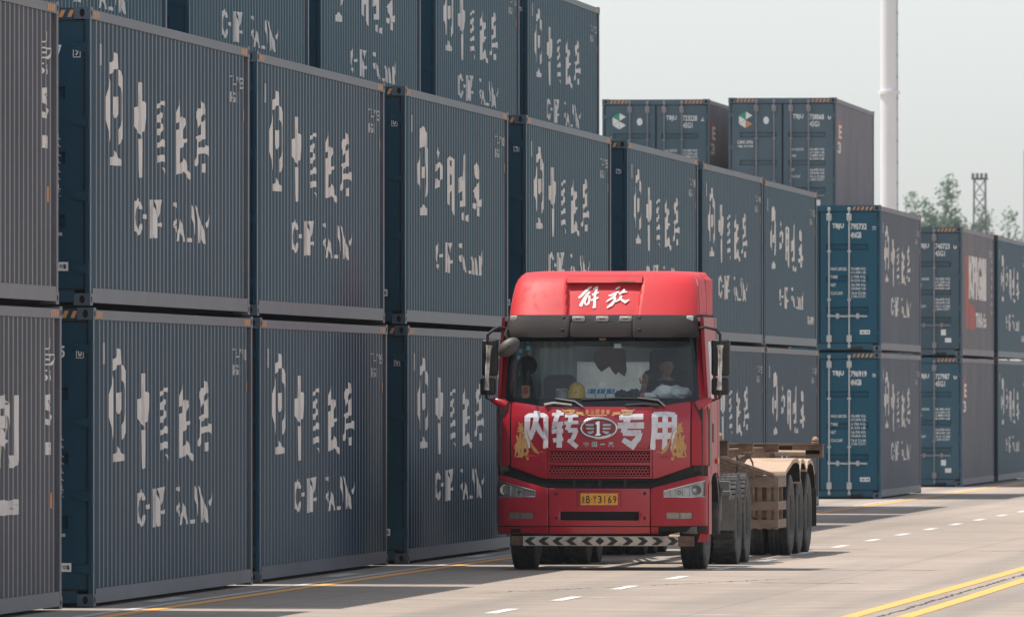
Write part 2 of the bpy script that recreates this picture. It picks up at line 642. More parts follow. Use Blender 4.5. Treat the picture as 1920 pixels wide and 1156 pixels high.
def oval(rx, ry, n=16):
    return [(rx * math.cos(2 * math.pi * (k + .5) / n), ry * math.sin(2 * math.pi * (k + .5) / n)) for k in range(n)]

def casting_mesh(sx, sy):
    """corner fitting 0.162 x 0.178 x 0.118, outer faces at +sx/+sy, centred on its own middle"""
    w, l, h = .162, .178, .118
    mb = MB()
    # side face
    rect_hole(mb, (sx * w / 2, 0, 0), (0, sx, 0), (0, 0, 1), l, h, oval(.038, .032), .03)
    rect_hole(mb, (0, sy * l / 2, 0), (-sy, 0, 0), (0, 0, 1), w, h, oval(.026, .040), .03)
    mb.add([(-w / 2, -l / 2, h / 2), (w / 2, -l / 2, h / 2), (w / 2, l / 2, h / 2), (-w / 2, l / 2, h / 2)], [(0, 1, 2, 3)])
    mb.add([(-w / 2, -l / 2, -h / 2), (w / 2, -l / 2, -h / 2), (w / 2, l / 2, -h / 2), (-w / 2, l / 2, -h / 2)], [(0, 3, 2, 1)])
    mb.add([(-sx * w / 2, -l / 2, -h / 2), (-sx * w / 2, l / 2, -h / 2), (-sx * w / 2, l / 2, h / 2), (-sx * w / 2, -l / 2, h / 2)], [(0, 1, 2, 3)])
    mb.add([(-w / 2, -sy * l / 2, -h / 2), (w / 2, -sy * l / 2, -h / 2), (w / 2, -sy * l / 2, h / 2), (-w / 2, -sy * l / 2, h / 2)], [(0, 1, 2, 3)])
    return mb.mesh('corner_casting', ['paint', 'dark'], fix=False)

def rails_mesh():
    mb = MB()
    for sx in (-1, 1):
        a, b = sorted((sx * HX, sx * (HX - .060)))
        mb.box(a, b, -HY + .176, HY - .176, CH - .115, CH - .022)          # top rail
        a, b = sorted((sx * (HX + .0), sx * (HX - .05)))
        mb.box(a, b, -HY + .176, HY - .176, .028, .170)                    # bottom rail
        a, b = sorted((sx * (HX - .004), sx * (HX - .11)))
        mb.box(a, b, HY - .128, HY - .004, .117, CH - .117)                # rear post
    mb.box(-HX + .16, HX - .16, HY - .09, HY - .006, CH - .12, CH - .02)
    mb.box(-HX + .16, HX - .16, HY - .09, HY - .006, .02, .16)
    return mb.mesh('frame', 'paint', fix=False)

def header_mesh():
    mb = MB()
    mb.box(-HX + .163, HX - .163, -HY + .006, -HY + .11, CH - .125, CH - .008)
    for sx in (-1, 1):
        o = sx * (HX - .003)
        i = sx * (HX - .050)
        f, r = -HY + .004, -HY + .10
        z0, z1 = .119, CH - .119
        mb.add([(o, f, z0), (i, f, z0), (i, f, z1), (o, f, z1)], [(0, 1, 2, 3)])
        mb.add([(i, f, z0), (i, r, z0), (i, r, z1), (i, f, z1)], [(0, 1, 2, 3)])
        mb.add([(o, f, z0), (o, r, z0), (o, r, z1), (o, f, z1)], [(0, 1, 2, 3)], 0, 1.6)
        mb.add([(o, r, z0), (i, r, z0), (i, r, z1), (o, r, z1)], [(0, 1, 2, 3)])
    return mb.mesh('door_header', 'paint', fix=False)

def sill_mesh():
    mb = MB()
    mb.box(-HX + .163, HX - .163, -HY + .006, -HY + .11, .03, .150)
    for x0, x1 in ((-.86, -.62), (.62, .86)):
        mb.box(x0, x1, -HY + .0035, -HY + .02, .026, .085, 1)
    return mb.mesh('door_sill', ['paint', 'dark'], fix=False)

def hazard_mesh():
    mb = MB()
    for sx in (-1, 1):
        for k in range(5):
            x = sx * (HX - .20) - sx * .085 * k
            p = [(x - .027, CH - .1), (x + .013, CH - .1), (x + .043, CH - .03), (x + .003, CH - .03)]
            mb.add([(q[0] if sx > 0 else q[0], -HY + .0035, q[1]) for q in p], [(0, 1, 2, 3)])
    # coloured flashes at both ends of the top rail
    for s0, s1 in ((.2, .62), (CL - .75, CL - .25)):
        for k in range(4):
            a = s0 + (s1 - s0) * k / 4
            mb.add([(HX + .0025, -HY + a, CH - .1), (HX + .0025, -HY + a + (s1 - s0) / 4 * .72, CH - .1), (HX + .0025, -HY + a + (s1 - s0) / 4 * .72 + .02, CH - .035), (HX + .0025, -HY + a + .02, CH - .035)], [(0, 1, 2, 3)])
    return mb.mesh('hazard_stripes', 'orange', fix=False)

REC = [(2.0, 2.125), (1.37, 1.495), (.755, .88)]
REC2 = [(2.0, 2.125), (1.37, 1.495), (.755, .88), (.25, .31)]
YD = -HY + .030           # door face
def leaf_mesh(x0, x1, ra, rb):
    """door leaf between x0 and x1 with horizontal pressed recesses from ra to rb"""
    mb = MB()
    z0, z1 = .155, CH - .128
    zs = [z0]
    for a, b in sorted(REC):
        zs += [a, b]
    zs.append(z1)
    d, sl = .048, .022
    q = lambda pts: mb.add(pts, [(0, 1, 2, 3)])
    for i in range(len(zs) - 1):
        a, b = zs[i], zs[i + 1]
        if i % 2 == 0:
            q([(x0, YD, a), (x1, YD, a), (x1, YD, b), (x0, YD, b)])
        else:
            q([(x0, YD, a), (ra, YD, a), (ra, YD, b), (x0, YD, b)])
            q([(rb, YD, a), (x1, YD, a), (x1, YD, b), (rb, YD, b)])
            i0 = [(ra + sl, YD + d, a + sl), (rb - sl, YD + d, a + sl), (rb - sl, YD + d, b - sl), (ra + sl, YD + d, b - sl)]
            o0 = [(ra, YD, a), (rb, YD, a), (rb, YD, b), (ra, YD, b)]
            q(i0)
            for k in range(4):
                k2 = (k + 1) % 4
                q([o0[k], o0[k2], i0[k2], i0[k]])
    # gasket rim
    for a, b, c, e in ((x0, x0 + .014, z0, z1), (x1 - .014, x1, z0, z1)):
        mb.box(a, b, YD - .006, YD + .02, c, e, 1)
    mb.box(x0 + .014, x1 - .014, YD - .006, YD + .02, z1 - .014, z1, 1)
    mb.box(x0 + .014, x1 - .014, YD - .006, YD + .02, z0, z0 + .014, 1)
    return mb.mesh('door', ['paint', 'gasket'], fix=False)
M['gasket'] = simple('door_gasket', (.012, .014, .016), .7)

def hinge_mesh(sx):
    mb = MB()
    x = sx * (HX - .006)
    p = [(x, 0, .055), (x - sx * .19, .0, .028), (x - sx * .19, 0, -.010), (x, 0, -.06)]
    mb.prism([(a, YD - .022, c) for a, b, c in p], (0, 0, 0), (0, .016, 0))
    mb.tube([(x - sx * .012, YD - .016, -.07), (x - sx * .012, YD - .016, .07)], .017, 8)
    return mb.mesh('hinge', 'paint', fix=False)

def rod_mesh(sgn):
    mb = MB()
    y = YD - .045
    mb.tube([(0, y, .075), (0, y, CH - .055)], .017, 8)
    for z, s in ((.10, 1), (CH - .085, -1)):
        mb.rbox(-.03, .03, y - .025, y + .03, z - .035, z + .035, .008, 0, 1)      # cams
    for z in (.25, CH - .24):
        mb.rbox(-.05, .05, y - .022, YD, z - .07, z + .07, .008, 0, 1)             # bearing plates
    for z in (1.02, 1.98):
        mb.rbox(-.038, .038, y - .02, YD, z - .02, z + .02, .006, 0, 1)
    # handle
    z = .70
    mb.rbox(-.03, .03, y - .03, y + .02, z - .03, z + .03, .006, 0, 1)
    mb.bar((0, y - .028, z), (sgn * .36, y - .028, z - .01), .018, .032)
    mb.rbox(sgn * .17 - .03, sgn * .17 + .03, y - .04, YD, z - .055, z + .05, .006, 0, 1)
    return mb

RODMESH = {(st, sg): rod_mesh(sg).mesh('locking_rod', st, smooth=False, fix=False) for st in ('galv', 'paint') for sg in (1, -1)}
SIDE_R, SIDE_L = side_panel(1), side_panel(-1)
CAST = {(sx, sy): casting_mesh(sx, sy) for sx in (-1, 1) for sy in (-1, 1)}
RAILS, HEADER, SILL, HAZ = rails_mesh(), header_mesh(), sill_mesh(), hazard_mesh()
LEAF_R = leaf_mesh(.006, HX - .058, .13, HX - .25)
LEAF_L = leaf_mesh(-HX + .058, -.006, -HX + .25, -.13)
HINGE = {1: hinge_mesh(1), -1: hinge_mesh(-1)}
mb = MB(); mb.box(-HX + .09, HX - .09, -HY + .15, HY - .1, CH - .06, CH - .045); ROOF = mb.mesh('roof_panel', 'paint', fix=False)
mb = MB(); mb.box(-HX + .09, HX - .09, -HY + .15, HY - .1, .10, .155); FLOOR = mb.mesh('floor', 'dark', fix=False)
mb = MB()
for k in range(10):
    x = -1.1 + .22 * k
    mb.add([(x, HY - .03, .16), (x + .11, HY - .03, .16), (x + .11, HY - .03, CH - .12), (x, HY - .03, CH - .12)], [(0, 1, 2, 3)])
    mb.add([(x + .11, HY - .03, .16), (x + .15, HY - .07, .16), (x + .15, HY - .07, CH - .12), (x + .11, HY - .03, CH - .12)], [(0, 1, 2, 3)])
    mb.add([(x + .15, HY - .07, .16), (x + .18, HY - .07, .16), (x + .18, HY - .07, CH - .12), (x + .15, HY - .07, CH - .12)], [(0, 1, 2, 3)])
    mb.add([(x + .18, HY - .07, .16), (x + .22, HY - .03, .16), (x + .22, HY - .03, CH - .12), (x + .18, HY - .07, CH - .12)], [(0, 1, 2, 3)])
ENDW = mb.mesh('end_panel', 'paint', fix=False)

def on_side(s, z):
    return (HX - .007 - corr_depth(s) + .004, -HY + s, z)
def on_door(x, z):
    dep = 0
    return (x, YD - .0075, z)

# the stencilled lettering as painted on the pressed steel, outlines (along, height) on the wall plane
GLYPHS = [[(1.65,2.511),(1.93,2.493),(1.98,2.353),(1.65,2.343)],[(1.36,2.398),(1.65,2.434),(1.65,2.32),(1.36,2.284)],[(1.98,2.353),(2.29,2.289),(2.29,2.087),(1.98,2.198)],[(1.98,1.75),(2.29,1.904),(2.29,1.675),(2.0,1.605)],[(2.23,2.104),(2.29,2.096),(2.29,1.886),(2.23,1.884)],[(1.09,2.054),(1.36,2.262),(1.36,1.608),(1.09,1.828)],[(1.36,2.243),(1.41,2.208),(1.41,1.659),(1.36,1.608)],[(1.6,2.068),(1.98,2.079),(1.98,1.905),(1.72,1.858),(1.6,1.896)],[(1.39,1.469),(1.68,1.49),(1.68,1.393),(1.39,1.391)],[(1.68,1.545),(1.9,1.5),(1.98,1.472),(1.98,1.397),(1.68,1.393)],[(1.98,1.472),(2.21,1.455),(2.21,1.4),(1.98,1.397)],[(3.41,2.266),(3.7,2.267),(3.7,1.699),(3.41,1.757)],[(3.12,2.007),(3.41,2.021),(3.41,1.757),(3.31,1.783),(3.12,1.815)],[(3.7,2.084),(3.99,2.069),(3.99,1.929),(3.89,1.783),(3.7,1.773)],[(4.79,2.081),(5.07,2.107),(5.07,2.06),(4.79,2.034)],[(5.07,2.121),(5.39,2.127),(5.39,2.073),(5.23,2.083),(5.07,2.084)],[(4.79,1.964),(5.07,2.009),(5.07,1.943),(4.79,1.931)],[(5.07,2.011),(5.24,1.999),(5.22,1.951),(5.07,1.943)],[(4.79,1.936),(5.12,1.954),(5.12,1.897),(5.02,1.899),(4.79,1.898)],[(4.79,1.828),(5.07,1.849),(5.07,1.797),(4.79,1.772)],[(5.07,1.901),(5.26,1.887),(5.29,1.831),(5.07,1.797)],[(4.79,1.781),(5.07,1.797),(5.06,1.769),(4.79,1.767)],[(6.25,2.035),(6.51,2.17),(6.55,2.014),(6.55,1.957),(6.25,1.925)],[(6.51,1.994),(6.78,2.006),(6.78,1.776),(6.51,1.769)],[(6.78,1.991),(6.96,1.996),(7.01,1.93),(6.78,1.867)],[(6.25,1.854),(6.53,1.88),(6.53,1.766),(6.25,1.759)],[(7.83,2.085),(7.94,2.122),(8.2,2.124),(8.2,1.974),(7.94,1.915),(7.83,2.018)],[(8.2,2.201),(8.46,2.184),(8.54,2.123),(8.54,2.065),(8.38,2.071),(8.2,2.037)],[(8.2,1.974),(8.54,2.036),(8.55,1.813),(8.2,1.805)],[(7.8,1.825),(8.2,1.853),(8.2,1.8),(7.8,1.796)],[(3.42,1.697),(3.72,1.704),(3.72,1.318),(3.48,1.308),(3.45,1.392)],[(4.81,1.688),(5.16,1.727),(5.16,1.665),(4.81,1.637)],[(5.16,1.738),(5.39,1.722),(5.39,1.655),(5.16,1.66)],[(4.81,1.559),(5.16,1.577),(5.16,1.51),(4.81,1.487)],[(5.16,1.577),(5.39,1.572),(5.4,1.505),(5.16,1.508)],[(5.17,1.448),(5.41,1.433),(5.41,1.381),(5.3,1.42)],[(6.25,1.763),(6.56,1.771),(6.56,1.676),(6.52,1.519),(6.56,1.42),(6.26,1.398)],[(6.56,1.771),(6.85,1.777),(6.85,1.699),(6.56,1.676)],[(6.85,1.777),(7.11,1.784),(7.11,1.752),(6.85,1.735)],[(6.54,1.519),(6.85,1.578),(6.85,1.442),(6.54,1.409)],[(6.85,1.578),(7.11,1.5),(7.11,1.436),(7.09,1.373),(6.85,1.442)],[(7.11,1.458),(7.38,1.421),(7.38,1.379),(7.27,1.361),(7.11,1.389)],[(7.89,1.802),(7.98,1.804),(7.98,1.55),(7.81,1.512),(7.69,1.522),(7.69,1.57),(7.86,1.611)],[(7.98,1.714),(8.26,1.726),(8.26,1.662),(7.98,1.645)],[(8.26,1.72),(8.56,1.732),(8.56,1.668),(8.26,1.657)],[(8.56,1.752),(8.82,1.738),(8.82,1.632),(8.56,1.663)],[(8.27,1.55),(8.56,1.562),(8.56,1.461),(8.27,1.46)],[(7.98,1.804),(8.26,1.821),(8.26,1.8),(7.98,1.772)],[(3.13,1.066),(3.45,1.107),(3.45,1.036),(3.26,0.992),(3.13,0.99)],[(3.13,0.99),(3.26,0.992),(3.2,0.91),(3.26,0.829),(3.13,0.827)],[(3.13,0.827),(3.26,0.829),(3.45,0.776),(3.45,0.725),(3.13,0.772)],[(3.45,1.076),(3.71,1.025),(3.71,0.994),(3.45,0.995)],[(3.45,0.812),(3.56,0.849),(3.71,0.847),(3.71,0.796),(3.45,0.731)],[(3.75,0.946),(4.03,0.951),(4.03,0.903),(3.75,0.903)],[(4.25,1.103),(4.53,1.104),(4.53,0.718),(4.26,0.712)],[(4.53,1.045),(4.84,0.926),(4.84,0.722),(4.59,0.718),(4.53,0.757)],[(4.57,1.105),(4.84,1.111),(4.84,0.926)],[(4.86,0.875),(5.17,0.885),(5.17,0.841),(4.86,0.842)],[(4.84,1.112),(5.17,1.118),(5.07,1.033),(4.88,0.927),(4.84,0.947)],[(6.01,1.104),(6.3,1.109),(6.3,1.054),(6.01,1.07)],[(6.07,0.915),(6.3,0.945),(6.3,0.893),(6.03,0.862)],[(6.03,0.857),(6.3,0.877),(6.3,0.795)],[(6.54,0.943),(6.85,0.802),(6.96,0.719),(6.81,0.712),(6.54,0.807)],[(6.54,0.943),(6.54,0.807),(6.42,0.711),(6.3,0.712),(6.38,0.826)],[(7.11,0.758),(7.49,0.758),(7.49,0.718),(7.11,0.716)],[(7.45,1.106),(7.54,1.097),(7.73,0.931),(7.73,0.815),(7.69,0.793),(7.45,0.969)],[(7.73,1.111),(7.98,1.02),(8.21,0.907),(8.09,0.719),(7.98,0.718)],[(8.27,0.918),(8.57,0.715),(8.41,0.713),(8.09,0.799)],[(8.27,0.918),(8.09,0.716),(8.01,0.723),(8.17,0.874)],[(8.56,0.933),(8.86,1.034),(8.86,0.96),(8.64,0.881)]]
GLYPHS_B = [[(1.6,2.41),(1.94,2.465),(2.44,2.378),(2.44,2.228),(1.6,2.178)],[(2.16,2.253),(2.55,2.169),(2.56,1.669),(2.25,1.576),(2.36,1.79),(2.25,2.099)],[(1.38,1.972),(1.66,2.148),(1.66,1.652),(1.41,1.74)],[(1.83,1.95),(2.19,1.958),(2.19,1.818),(1.83,1.811)],[(1.66,1.435),(1.99,1.488),(2.44,1.443),(2.44,1.362),(1.66,1.349)],[(3.61,2.239),(3.84,2.166),(3.66,2.068),(3.52,2.159)],[(3.38,2.014),(3.89,2.057),(3.89,1.994),(3.38,1.92)],[(3.89,2.057),(4.21,2.0),(4.21,1.858),(3.89,1.82)],[(3.38,1.842),(3.89,1.82),(3.89,1.742),(3.32,1.709)],[(4.73,2.107),(5.03,2.154),(5.03,1.525),(4.73,1.552)],[(5.03,2.154),(5.26,2.14),(5.26,2.102),(5.03,2.097)],[(5.26,2.14),(5.58,2.125),(5.58,1.407),(5.26,1.465)],[(5.03,2.033),(5.26,2.022),(5.26,1.911),(5.03,1.938)],[(5.03,1.779),(5.26,1.8),(5.26,1.72),(5.03,1.684)],[(6.65,2.196),(6.89,2.234),(6.89,1.88),(6.59,1.874)],[(6.51,1.872),(6.89,1.88),(6.9,1.654),(6.51,1.615)],[(6.06,1.895),(6.51,1.936),(6.51,1.743),(6.06,1.703)],[(6.21,1.603),(6.9,1.648),(6.9,1.551),(6.21,1.53)],[(6.42,1.453),(6.71,1.474),(6.71,1.361),(6.42,1.373)],[(6.9,1.429),(7.26,1.451),(7.26,1.354),(6.9,1.364)],[(7.86,2.077),(8.23,2.15),(8.54,2.042),(8.54,1.919),(8.11,1.936)],[(7.77,1.767),(8.54,1.912),(8.54,1.658),(8.23,1.62)],[(8.32,1.641),(8.88,1.684),(8.88,1.582),(8.32,1.566)],[(7.77,1.605),(8.23,1.613),(8.11,1.53),(7.77,1.54)],[(8.32,1.56),(8.6,1.564),(8.6,1.441),(8.32,1.452)],[(3.44,0.995),(3.72,1.046),(3.72,0.936),(3.58,0.871),(3.58,0.777),(3.44,0.838)],[(3.52,0.77),(3.81,0.764),(3.72,0.7),(3.49,0.729)],[(3.81,0.89),(4.24,0.911),(4.24,0.864),(3.81,0.858)],[(4.53,1.057),(4.76,1.054),(4.76,0.68),(4.53,0.677)],[(4.79,0.95),(5.06,0.842),(5.06,0.674),(4.88,0.672)],[(4.82,1.052),(5.32,1.059),(5.06,0.922)],[(5.06,0.833),(5.38,0.846),(5.38,0.799),(5.06,0.795)],[(6.09,1.063),(6.48,1.069),(6.48,1.004),(6.09,1.015)],[(6.09,0.903),(6.42,0.923),(6.42,0.827),(6.15,0.84)],[(6.48,0.924),(6.72,0.885),(6.84,0.736),(6.66,0.734)],[(6.75,0.873),(7.02,0.706),(6.87,0.704)],[(7.26,0.731),(7.62,0.729),(7.62,0.69),(7.26,0.692)],[(7.5,0.905),(7.71,0.924),(8.02,0.684),(7.77,0.682)],[(8.02,0.912),(8.32,0.834),(8.41,0.679),(8.11,0.685)],[(8.48,0.934),(8.72,0.937),(8.85,0.684),(8.54,0.68)],[(8.72,0.872),(8.94,1.021),(8.94,0.842),(8.78,0.774)]]
def to_steel(polys, ph=0.0):
    """carry outlines onto the corrugation: each band between ridges maps to slope plus ridge, and the paint runs on through the valley"""
    lead = PITCH - SLOPE - OUTF
    ks = range(-1, NCOR + 1)
    B = [S0 + PITCH * k + SLOPE + OUTF - PITCH for k in ks]      # end of previous ridge
    def g(s):
        k = int(math.floor((s - B[0]) / PITCH + 1e-9))
        k = max(0, min(len(B) - 1, k))
        f = s - B[k]
        # near part of the band lies on the slope (seen stretched), the rest on the ridge
        return k, f
    def conv(f):
        a = PITCH - OUTF
        if f <= a:
            q = .35 + .65 * f / a
            return PITCH - OUTF - SLOPE + q * SLOPE
        return f
    out = []
    for p in split(polys, 0, B):
        cx = sum(q[0] for q in p) / len(p)
        k, _ = g(cx)
        out.append([(B[k] + conv(min(max(q[0] - B[k], 0), PITCH)) + ph, q[1]) for q in p])
        # run the paint on through the hidden valley at the near edge of the band
        for i in range(len(p)):
            a, b = p[i], p[(i + 1) % len(p)]
            if abs(a[0] - B[k]) < .03 and abs(b[0] - B[k]) < .03 and abs(a[1] - b[1]) > .01:
                x1 = B[k] + conv(0) + ph
                out.append([(B[k] + ph, a[1]), (x1, a[1]), (x1, b[1]), (B[k] + ph, b[1])])
    return out

def side_text(ph, extra=None):
    polys = to_steel(GLYPHS_B if ph > .1 else GLYPHS, 0 if ph > .1 else ph)
    if extra:
        polys += fit(extra, 9.9 + ph, 11.3 + ph, .42, .58, .02)
    mb = MB()
    put(mb, split(polys, 0, CB), on_side)
    return mb.mesh('side_lettering', 'mark', fix=False)
SIDETEXT = {}
def get_side(ph, extra=None):
    k = (ph, extra)
    if k not in SIDETEXT:
        SIDETEXT[k] = side_text(ph, extra)
    return SIDETEXT[k]

def small_side(num):
    """number block at the far end of the side plus the two orange plates"""
    mb = MB()
    polys = fit('TBJU', 10.62, 11.12, 2.42, 2.545, .02) + fit(num, 11.22, 11.92, 2.42, 2.545, .02)
    polys += fit('45G1', 10.66, 11.14, 2.26, 2.375, .02)
    put(mb, split(polys, 0, CB), on_side)
    pl = [[(11.64, 2.08), (11.80, 2.08), (11.80, 2.20), (11.64, 2.20)]]
    pl += [[(11.66, 1.30), (11.86, 1.30), (11.86, 1.40)]]
    put(mb, split(pl, 0, CB), on_side, 1)
    put(mb, split([[(.72, 2.35), (.82, 2.35), (.82, 2.56), (.72, 2.56)]], 0, CB), on_side, 2)
    return mb.mesh('side_number', ['mark_thin', 'orange', 'mark_thin'], fix=False)

def door_text(num, chk, size, wide, badge=True):
    mb = MB()
    P = []
    if wide:                                                       # newer doors: check digit boxed at the right
        P += fit('TBJU', .25, .48, 2.41, 2.53, .03)
        P += fit(num, .615, .935, 2.41, 2.53, .03)
        P += fit(chk, 1.064, 1.104, 2.422, 2.518, .02)
        a, b, c, d, t = 1.047, 1.121, 2.405, 2.535, .007
        P += [[(a, c), (b, c), (b, c + t), (a, c + t)], [(a, d - t), (b, d - t), (b, d), (a, d)],
              [(a, c), (a + t, c), (a + t, d), (a, d)], [(b - t, c), (b, c), (b, d), (b - t, d)]]
        P += fit(size, .615, .83, 2.24, 2.36, .03)
        xs, xv = .22, .625
        rows = [(1.66, 'MAX GROSS', '30,480 KG.', '67,200 LB.'), (1.50, 'TARE', '3,780 KG.', '8,330 LB.'), (1.34, 'NET', '26,700 KG.', '58,860 LB.'), (1.18, 'CU.CAP.', '76.4 CU.M.', '2,700 CU.FT.')]
        for z, a, b, c in rows:
            P += fit(a, xs, xs + .035 * len(a), z - .06, z, .012)
            P += fit(b, xv, xv + .30, z - .06, z, .012)
            P += fit(c, xv, xv + .30, z - .13, z - .075, .012)
        put(mb, P, on_door)
        W = [[(.80, .335), (1.0, .335), (1.0, .42), (.80, .42)]]
        put(mb, W, lambda x, z: (x, YD - .0085, z), 1)
        put(mb, fit('CIMC 中集', .815, .985, .352, .402, .02), lambda x, z: (x, YD - .0095, z), 2)
    else:
        P += fit('TBJU', .23, .47, 2.40, 2.525, .025)
        P += fit(num, .61, .935, 2.40, 2.525, .025)
        P += fit(chk, 1.02, 1.095, 2.40, 2.525, .025)
        P += fit(size, .61, .83, 2.24, 2.365, .025)
        for z, a, b, c in ((1.76, 'MAX GROSS', '30,480 KG', '67,200 LB'), (1.62, 'TARE', '3,880 KG', '8,550 LB'), (1.30, 'NET', '26,600 KG', '58,640 LB'), (1.15, 'CU.CAP.', '76.3 CUM', '2,694 CUFT')):
            P += fit(a, .17, .17 + .034 * len(a), z - .055, z, .012)
            P += fit(b, .61, .94, z - .06, z, .018)
            P += fit(c, .61, .94, z - .13, z - .075, .018)
        put(mb, P, on_door)
        put(mb, [[(.83, .31), (.97, .31), (.97, .41), (.83, .41)], [(.74, .47), (.85, .47), (.85, .60), (.74, .60)]], lambda x, z: (x, YD - .0085, z), 1)
        if badge:
            # faceted hexagon badge and round disc on the left leaf
            cx, cz, r = -.83, 2.40, .19
            hexp = [(cx + r * .95 * math.sin(R(60 * k)), cz + r * math.cos(R(60 * k))) for k in range(6)]
            tri = [[(cx, cz), hexp[k], hexp[(k + 1) % 6]] for k in range(6)]
            f3 = lambda x, z: (x, YD - .0085, z)
            sh = lambda p: [(a * .94 + sum(q[0] for q in p) / 3 * .06, b * .94 + sum(q[1] for q in p) / 3 * .06) for a, b in p]
            put(mb, [sh(tri[0]), sh(tri[2]), sh(tri[4]), sh(tri[3])], f3, 1)
            put(mb, [sh(tri[5])], f3, 3)
            if chk == '0':
                put(mb, [sh(tri[2])], lambda x, z: (x, YD - .0095, z), 4)
            put(mb, [circ(-.37, 2.385, .065, .085)], f3, 1)
            put(mb, fit('CIMC 0755', -1.02, -.67, 1.86, 1.93, .03) + fit('+86 10 518', -1.02, -.67, 1.78, 1.83, .03), on_door)
    return mb.mesh('door_lettering', ['mark_bright', 'mark_bright', 'black', 'logo_green', 'logo_orange'], fix=False)

def crons_side():
    mb = MB()
    f = lambda s, z: on_side(s, z)
    red = [[(1.3, 2.30), (2.2, 2.30), (2.7, 1.45), (2.2, .62), (1.3, .62)], [(2.9, .62), (4.8, .62), (4.8, 1.12), (2.9, 1.22)]]
    put(mb, split(red, 0, CB), lambda s, z: (on_side(s, z)[0] - .001, -HY + s, z), 1)
    wh = fit('KPIGIII', 2.6, 9.2, 1.30, 2.30, .05) + fit('TMArSs', 5.2, 9.2, .68, 1.02, .04)
    put(mb, split(wh, 0, CB), f, 0)
    num = fit('TBJU45G1', 10.4, 11.9, 2.3, 2.5, .02)
    for k in range(8):
        z = 2.5 - .2 * k
        num += [[(11.3, z - .09), (11.55, z - .09), (11.55, z), (11.3, z)]]
    put(mb, split(num, 0, CB), f, 2)
    return mb.mesh('side_lettering', ['mark', 'logo_red', 'mark_thin'], fix=False)

def remnant_side():
    mb = MB()
    red = [[(.45, 2.35), (1.0, 2.5), (1.4, 2.1), (.9, 1.85), (.5, 2.0)]]
    wh = fit('E', .85, 1.75, 2.0, 2.3, .03) + fit('3', .6, 1.5, 1.66, 1.92, .04)
    put(mb, split(red, 0, CB), lambda s, z: (on_side(s, z)[0] - .001, -HY + s, z), 1)
    put(mb, split(wh, 0, CB), on_side, 0)
    return mb.mesh('side_lettering', ['mark', 'logo_red'], fix=False)

def c0_side(kind):
    mb = MB()
    P = []
    if kind == 't':
        P += fit('中国', 1.6, 7.6, 1.2, 2.0, .03)
    else:
        P += fit('利', 7.7, 9.42, 1.37, 2.06, .05) + fit('Lines', 6.2, 9.55, .93, 1.14, .05)
    P += fit('S', 11.2, 11.62, 1.76, 2.06, .02)
    P += fit('U', 11.2, 11.42, 2.48, 2.59, 0) + fit('B7', 11.2, 11.8, 2.33, 2.44, 0) + fit('5G', 11.2, 11.6, 2.18, 2.29, 0)
    P += fit('H', 11.3, 11.6, 1.48, 1.60, .01)
    put(mb, split(P, 0, CB), on_side)
    put(mb, split([[(11.42, .97), (11.62, .97), (11.62, 1.12), (11.42, 1.12)]], 0, CB), on_side, 1)
    return mb.mesh('side_lettering', ['mark', 'orange'], fix=False)

C_TEAL = (.004, .044, .078)
C_BLUE = (.006, .036, .069)
def container(X, T, Z, label, group, side=('rail', 0.0), num=None, chk='0', size='4NGB', wide=True, sidec=C_BLUE, sdust=.38,
              doorc=C_TEAL, ddust=.06, rods='galv', full=True, hidden=False):
    """X = road-side face, T = door end, Z = height of its underside"""
    o = thing('shipping_container', label, 'shipping container', (X - HX, T + HY, Z), 0, group)
    def p(name, me, c, d, par=o, loc=None):
        q = link(name, me, par, loc)
        q.color = (*c, d)
        return q
    p('frame', RAILS, sidec, min(1, sdust + .42))
    p('side_panel', SIDE_R, sidec, sdust)
    p('roof_panel', ROOF, sidec, .5)
    p('door_header', HEADER, doorc, ddust)
    p('door', LEAF_R, doorc, ddust)
    if hidden:
        p('end_panel', ENDW, sidec, sdust)
        return o
    p('side_panel', SIDE_L, sidec, sdust)
    p('end_panel', ENDW, sidec, sdust)
    p('floor', FLOOR, sidec, .5)
    p('door_sill', SILL, doorc, ddust + .04)
    p('hazard_stripes', HAZ, sidec, 0)
    for sx in (-1, 1):
        for sy in (-1, 1):
            for z in (.059, CH - .059):
                p('corner_casting', CAST[(sx, sy)], doorc if sy < 0 else sidec, .3 if sy < 0 else .6, o, (sx * (HX - .081 + .002), sy * (HY - .089 + .002), z))
    dl = p('door', LEAF_L, doorc, ddust)
    dr = o.children[-1]
    drr = [c for c in o.children if c.name.startswith('door') and c.data == LEAF_R][0]
    for leaf, sx in ((drr, 1), (dl, -1)):
        for z in (.36, 1.06, 1.78, 2.50):
            p('hinge', HINGE[sx], doorc, ddust, leaf, (0, 0, z))
        for a in (.19, .59):
            p('locking_rod', RODMESH[(rods, 1 if sx > 0 else -1)], doorc, .9, leaf, (sx * a, 0, 0))
    if num:
        p('door_lettering', door_text(num, chk, size, wide), doorc, 0, drr)
    if side:
        if side[0] == 'rail':
            p('side_lettering', get_side(side[1], side[2] if len(side) > 2 else None), sidec, 0)
            if num:
                p('side_number', small_side(num), sidec, 0)
        elif side[0] == 'logo':
            p('side_lettering', crons_side(), sidec, 0)
        elif side[0] == 'rem':
            p('side_lettering', remnant_side(), sidec, 0)
        elif side[0] == 'c0':
            p('side_lettering', c0_side(side[1]), sidec, 0)
    return o

TIER = CH + .022
D1 = -14.873
GF, GB = 'containers stacked two high along the road', 'third-tier containers of the row behind'
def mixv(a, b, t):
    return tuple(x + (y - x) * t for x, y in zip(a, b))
C_MAUVE = (.040, .046, .060)
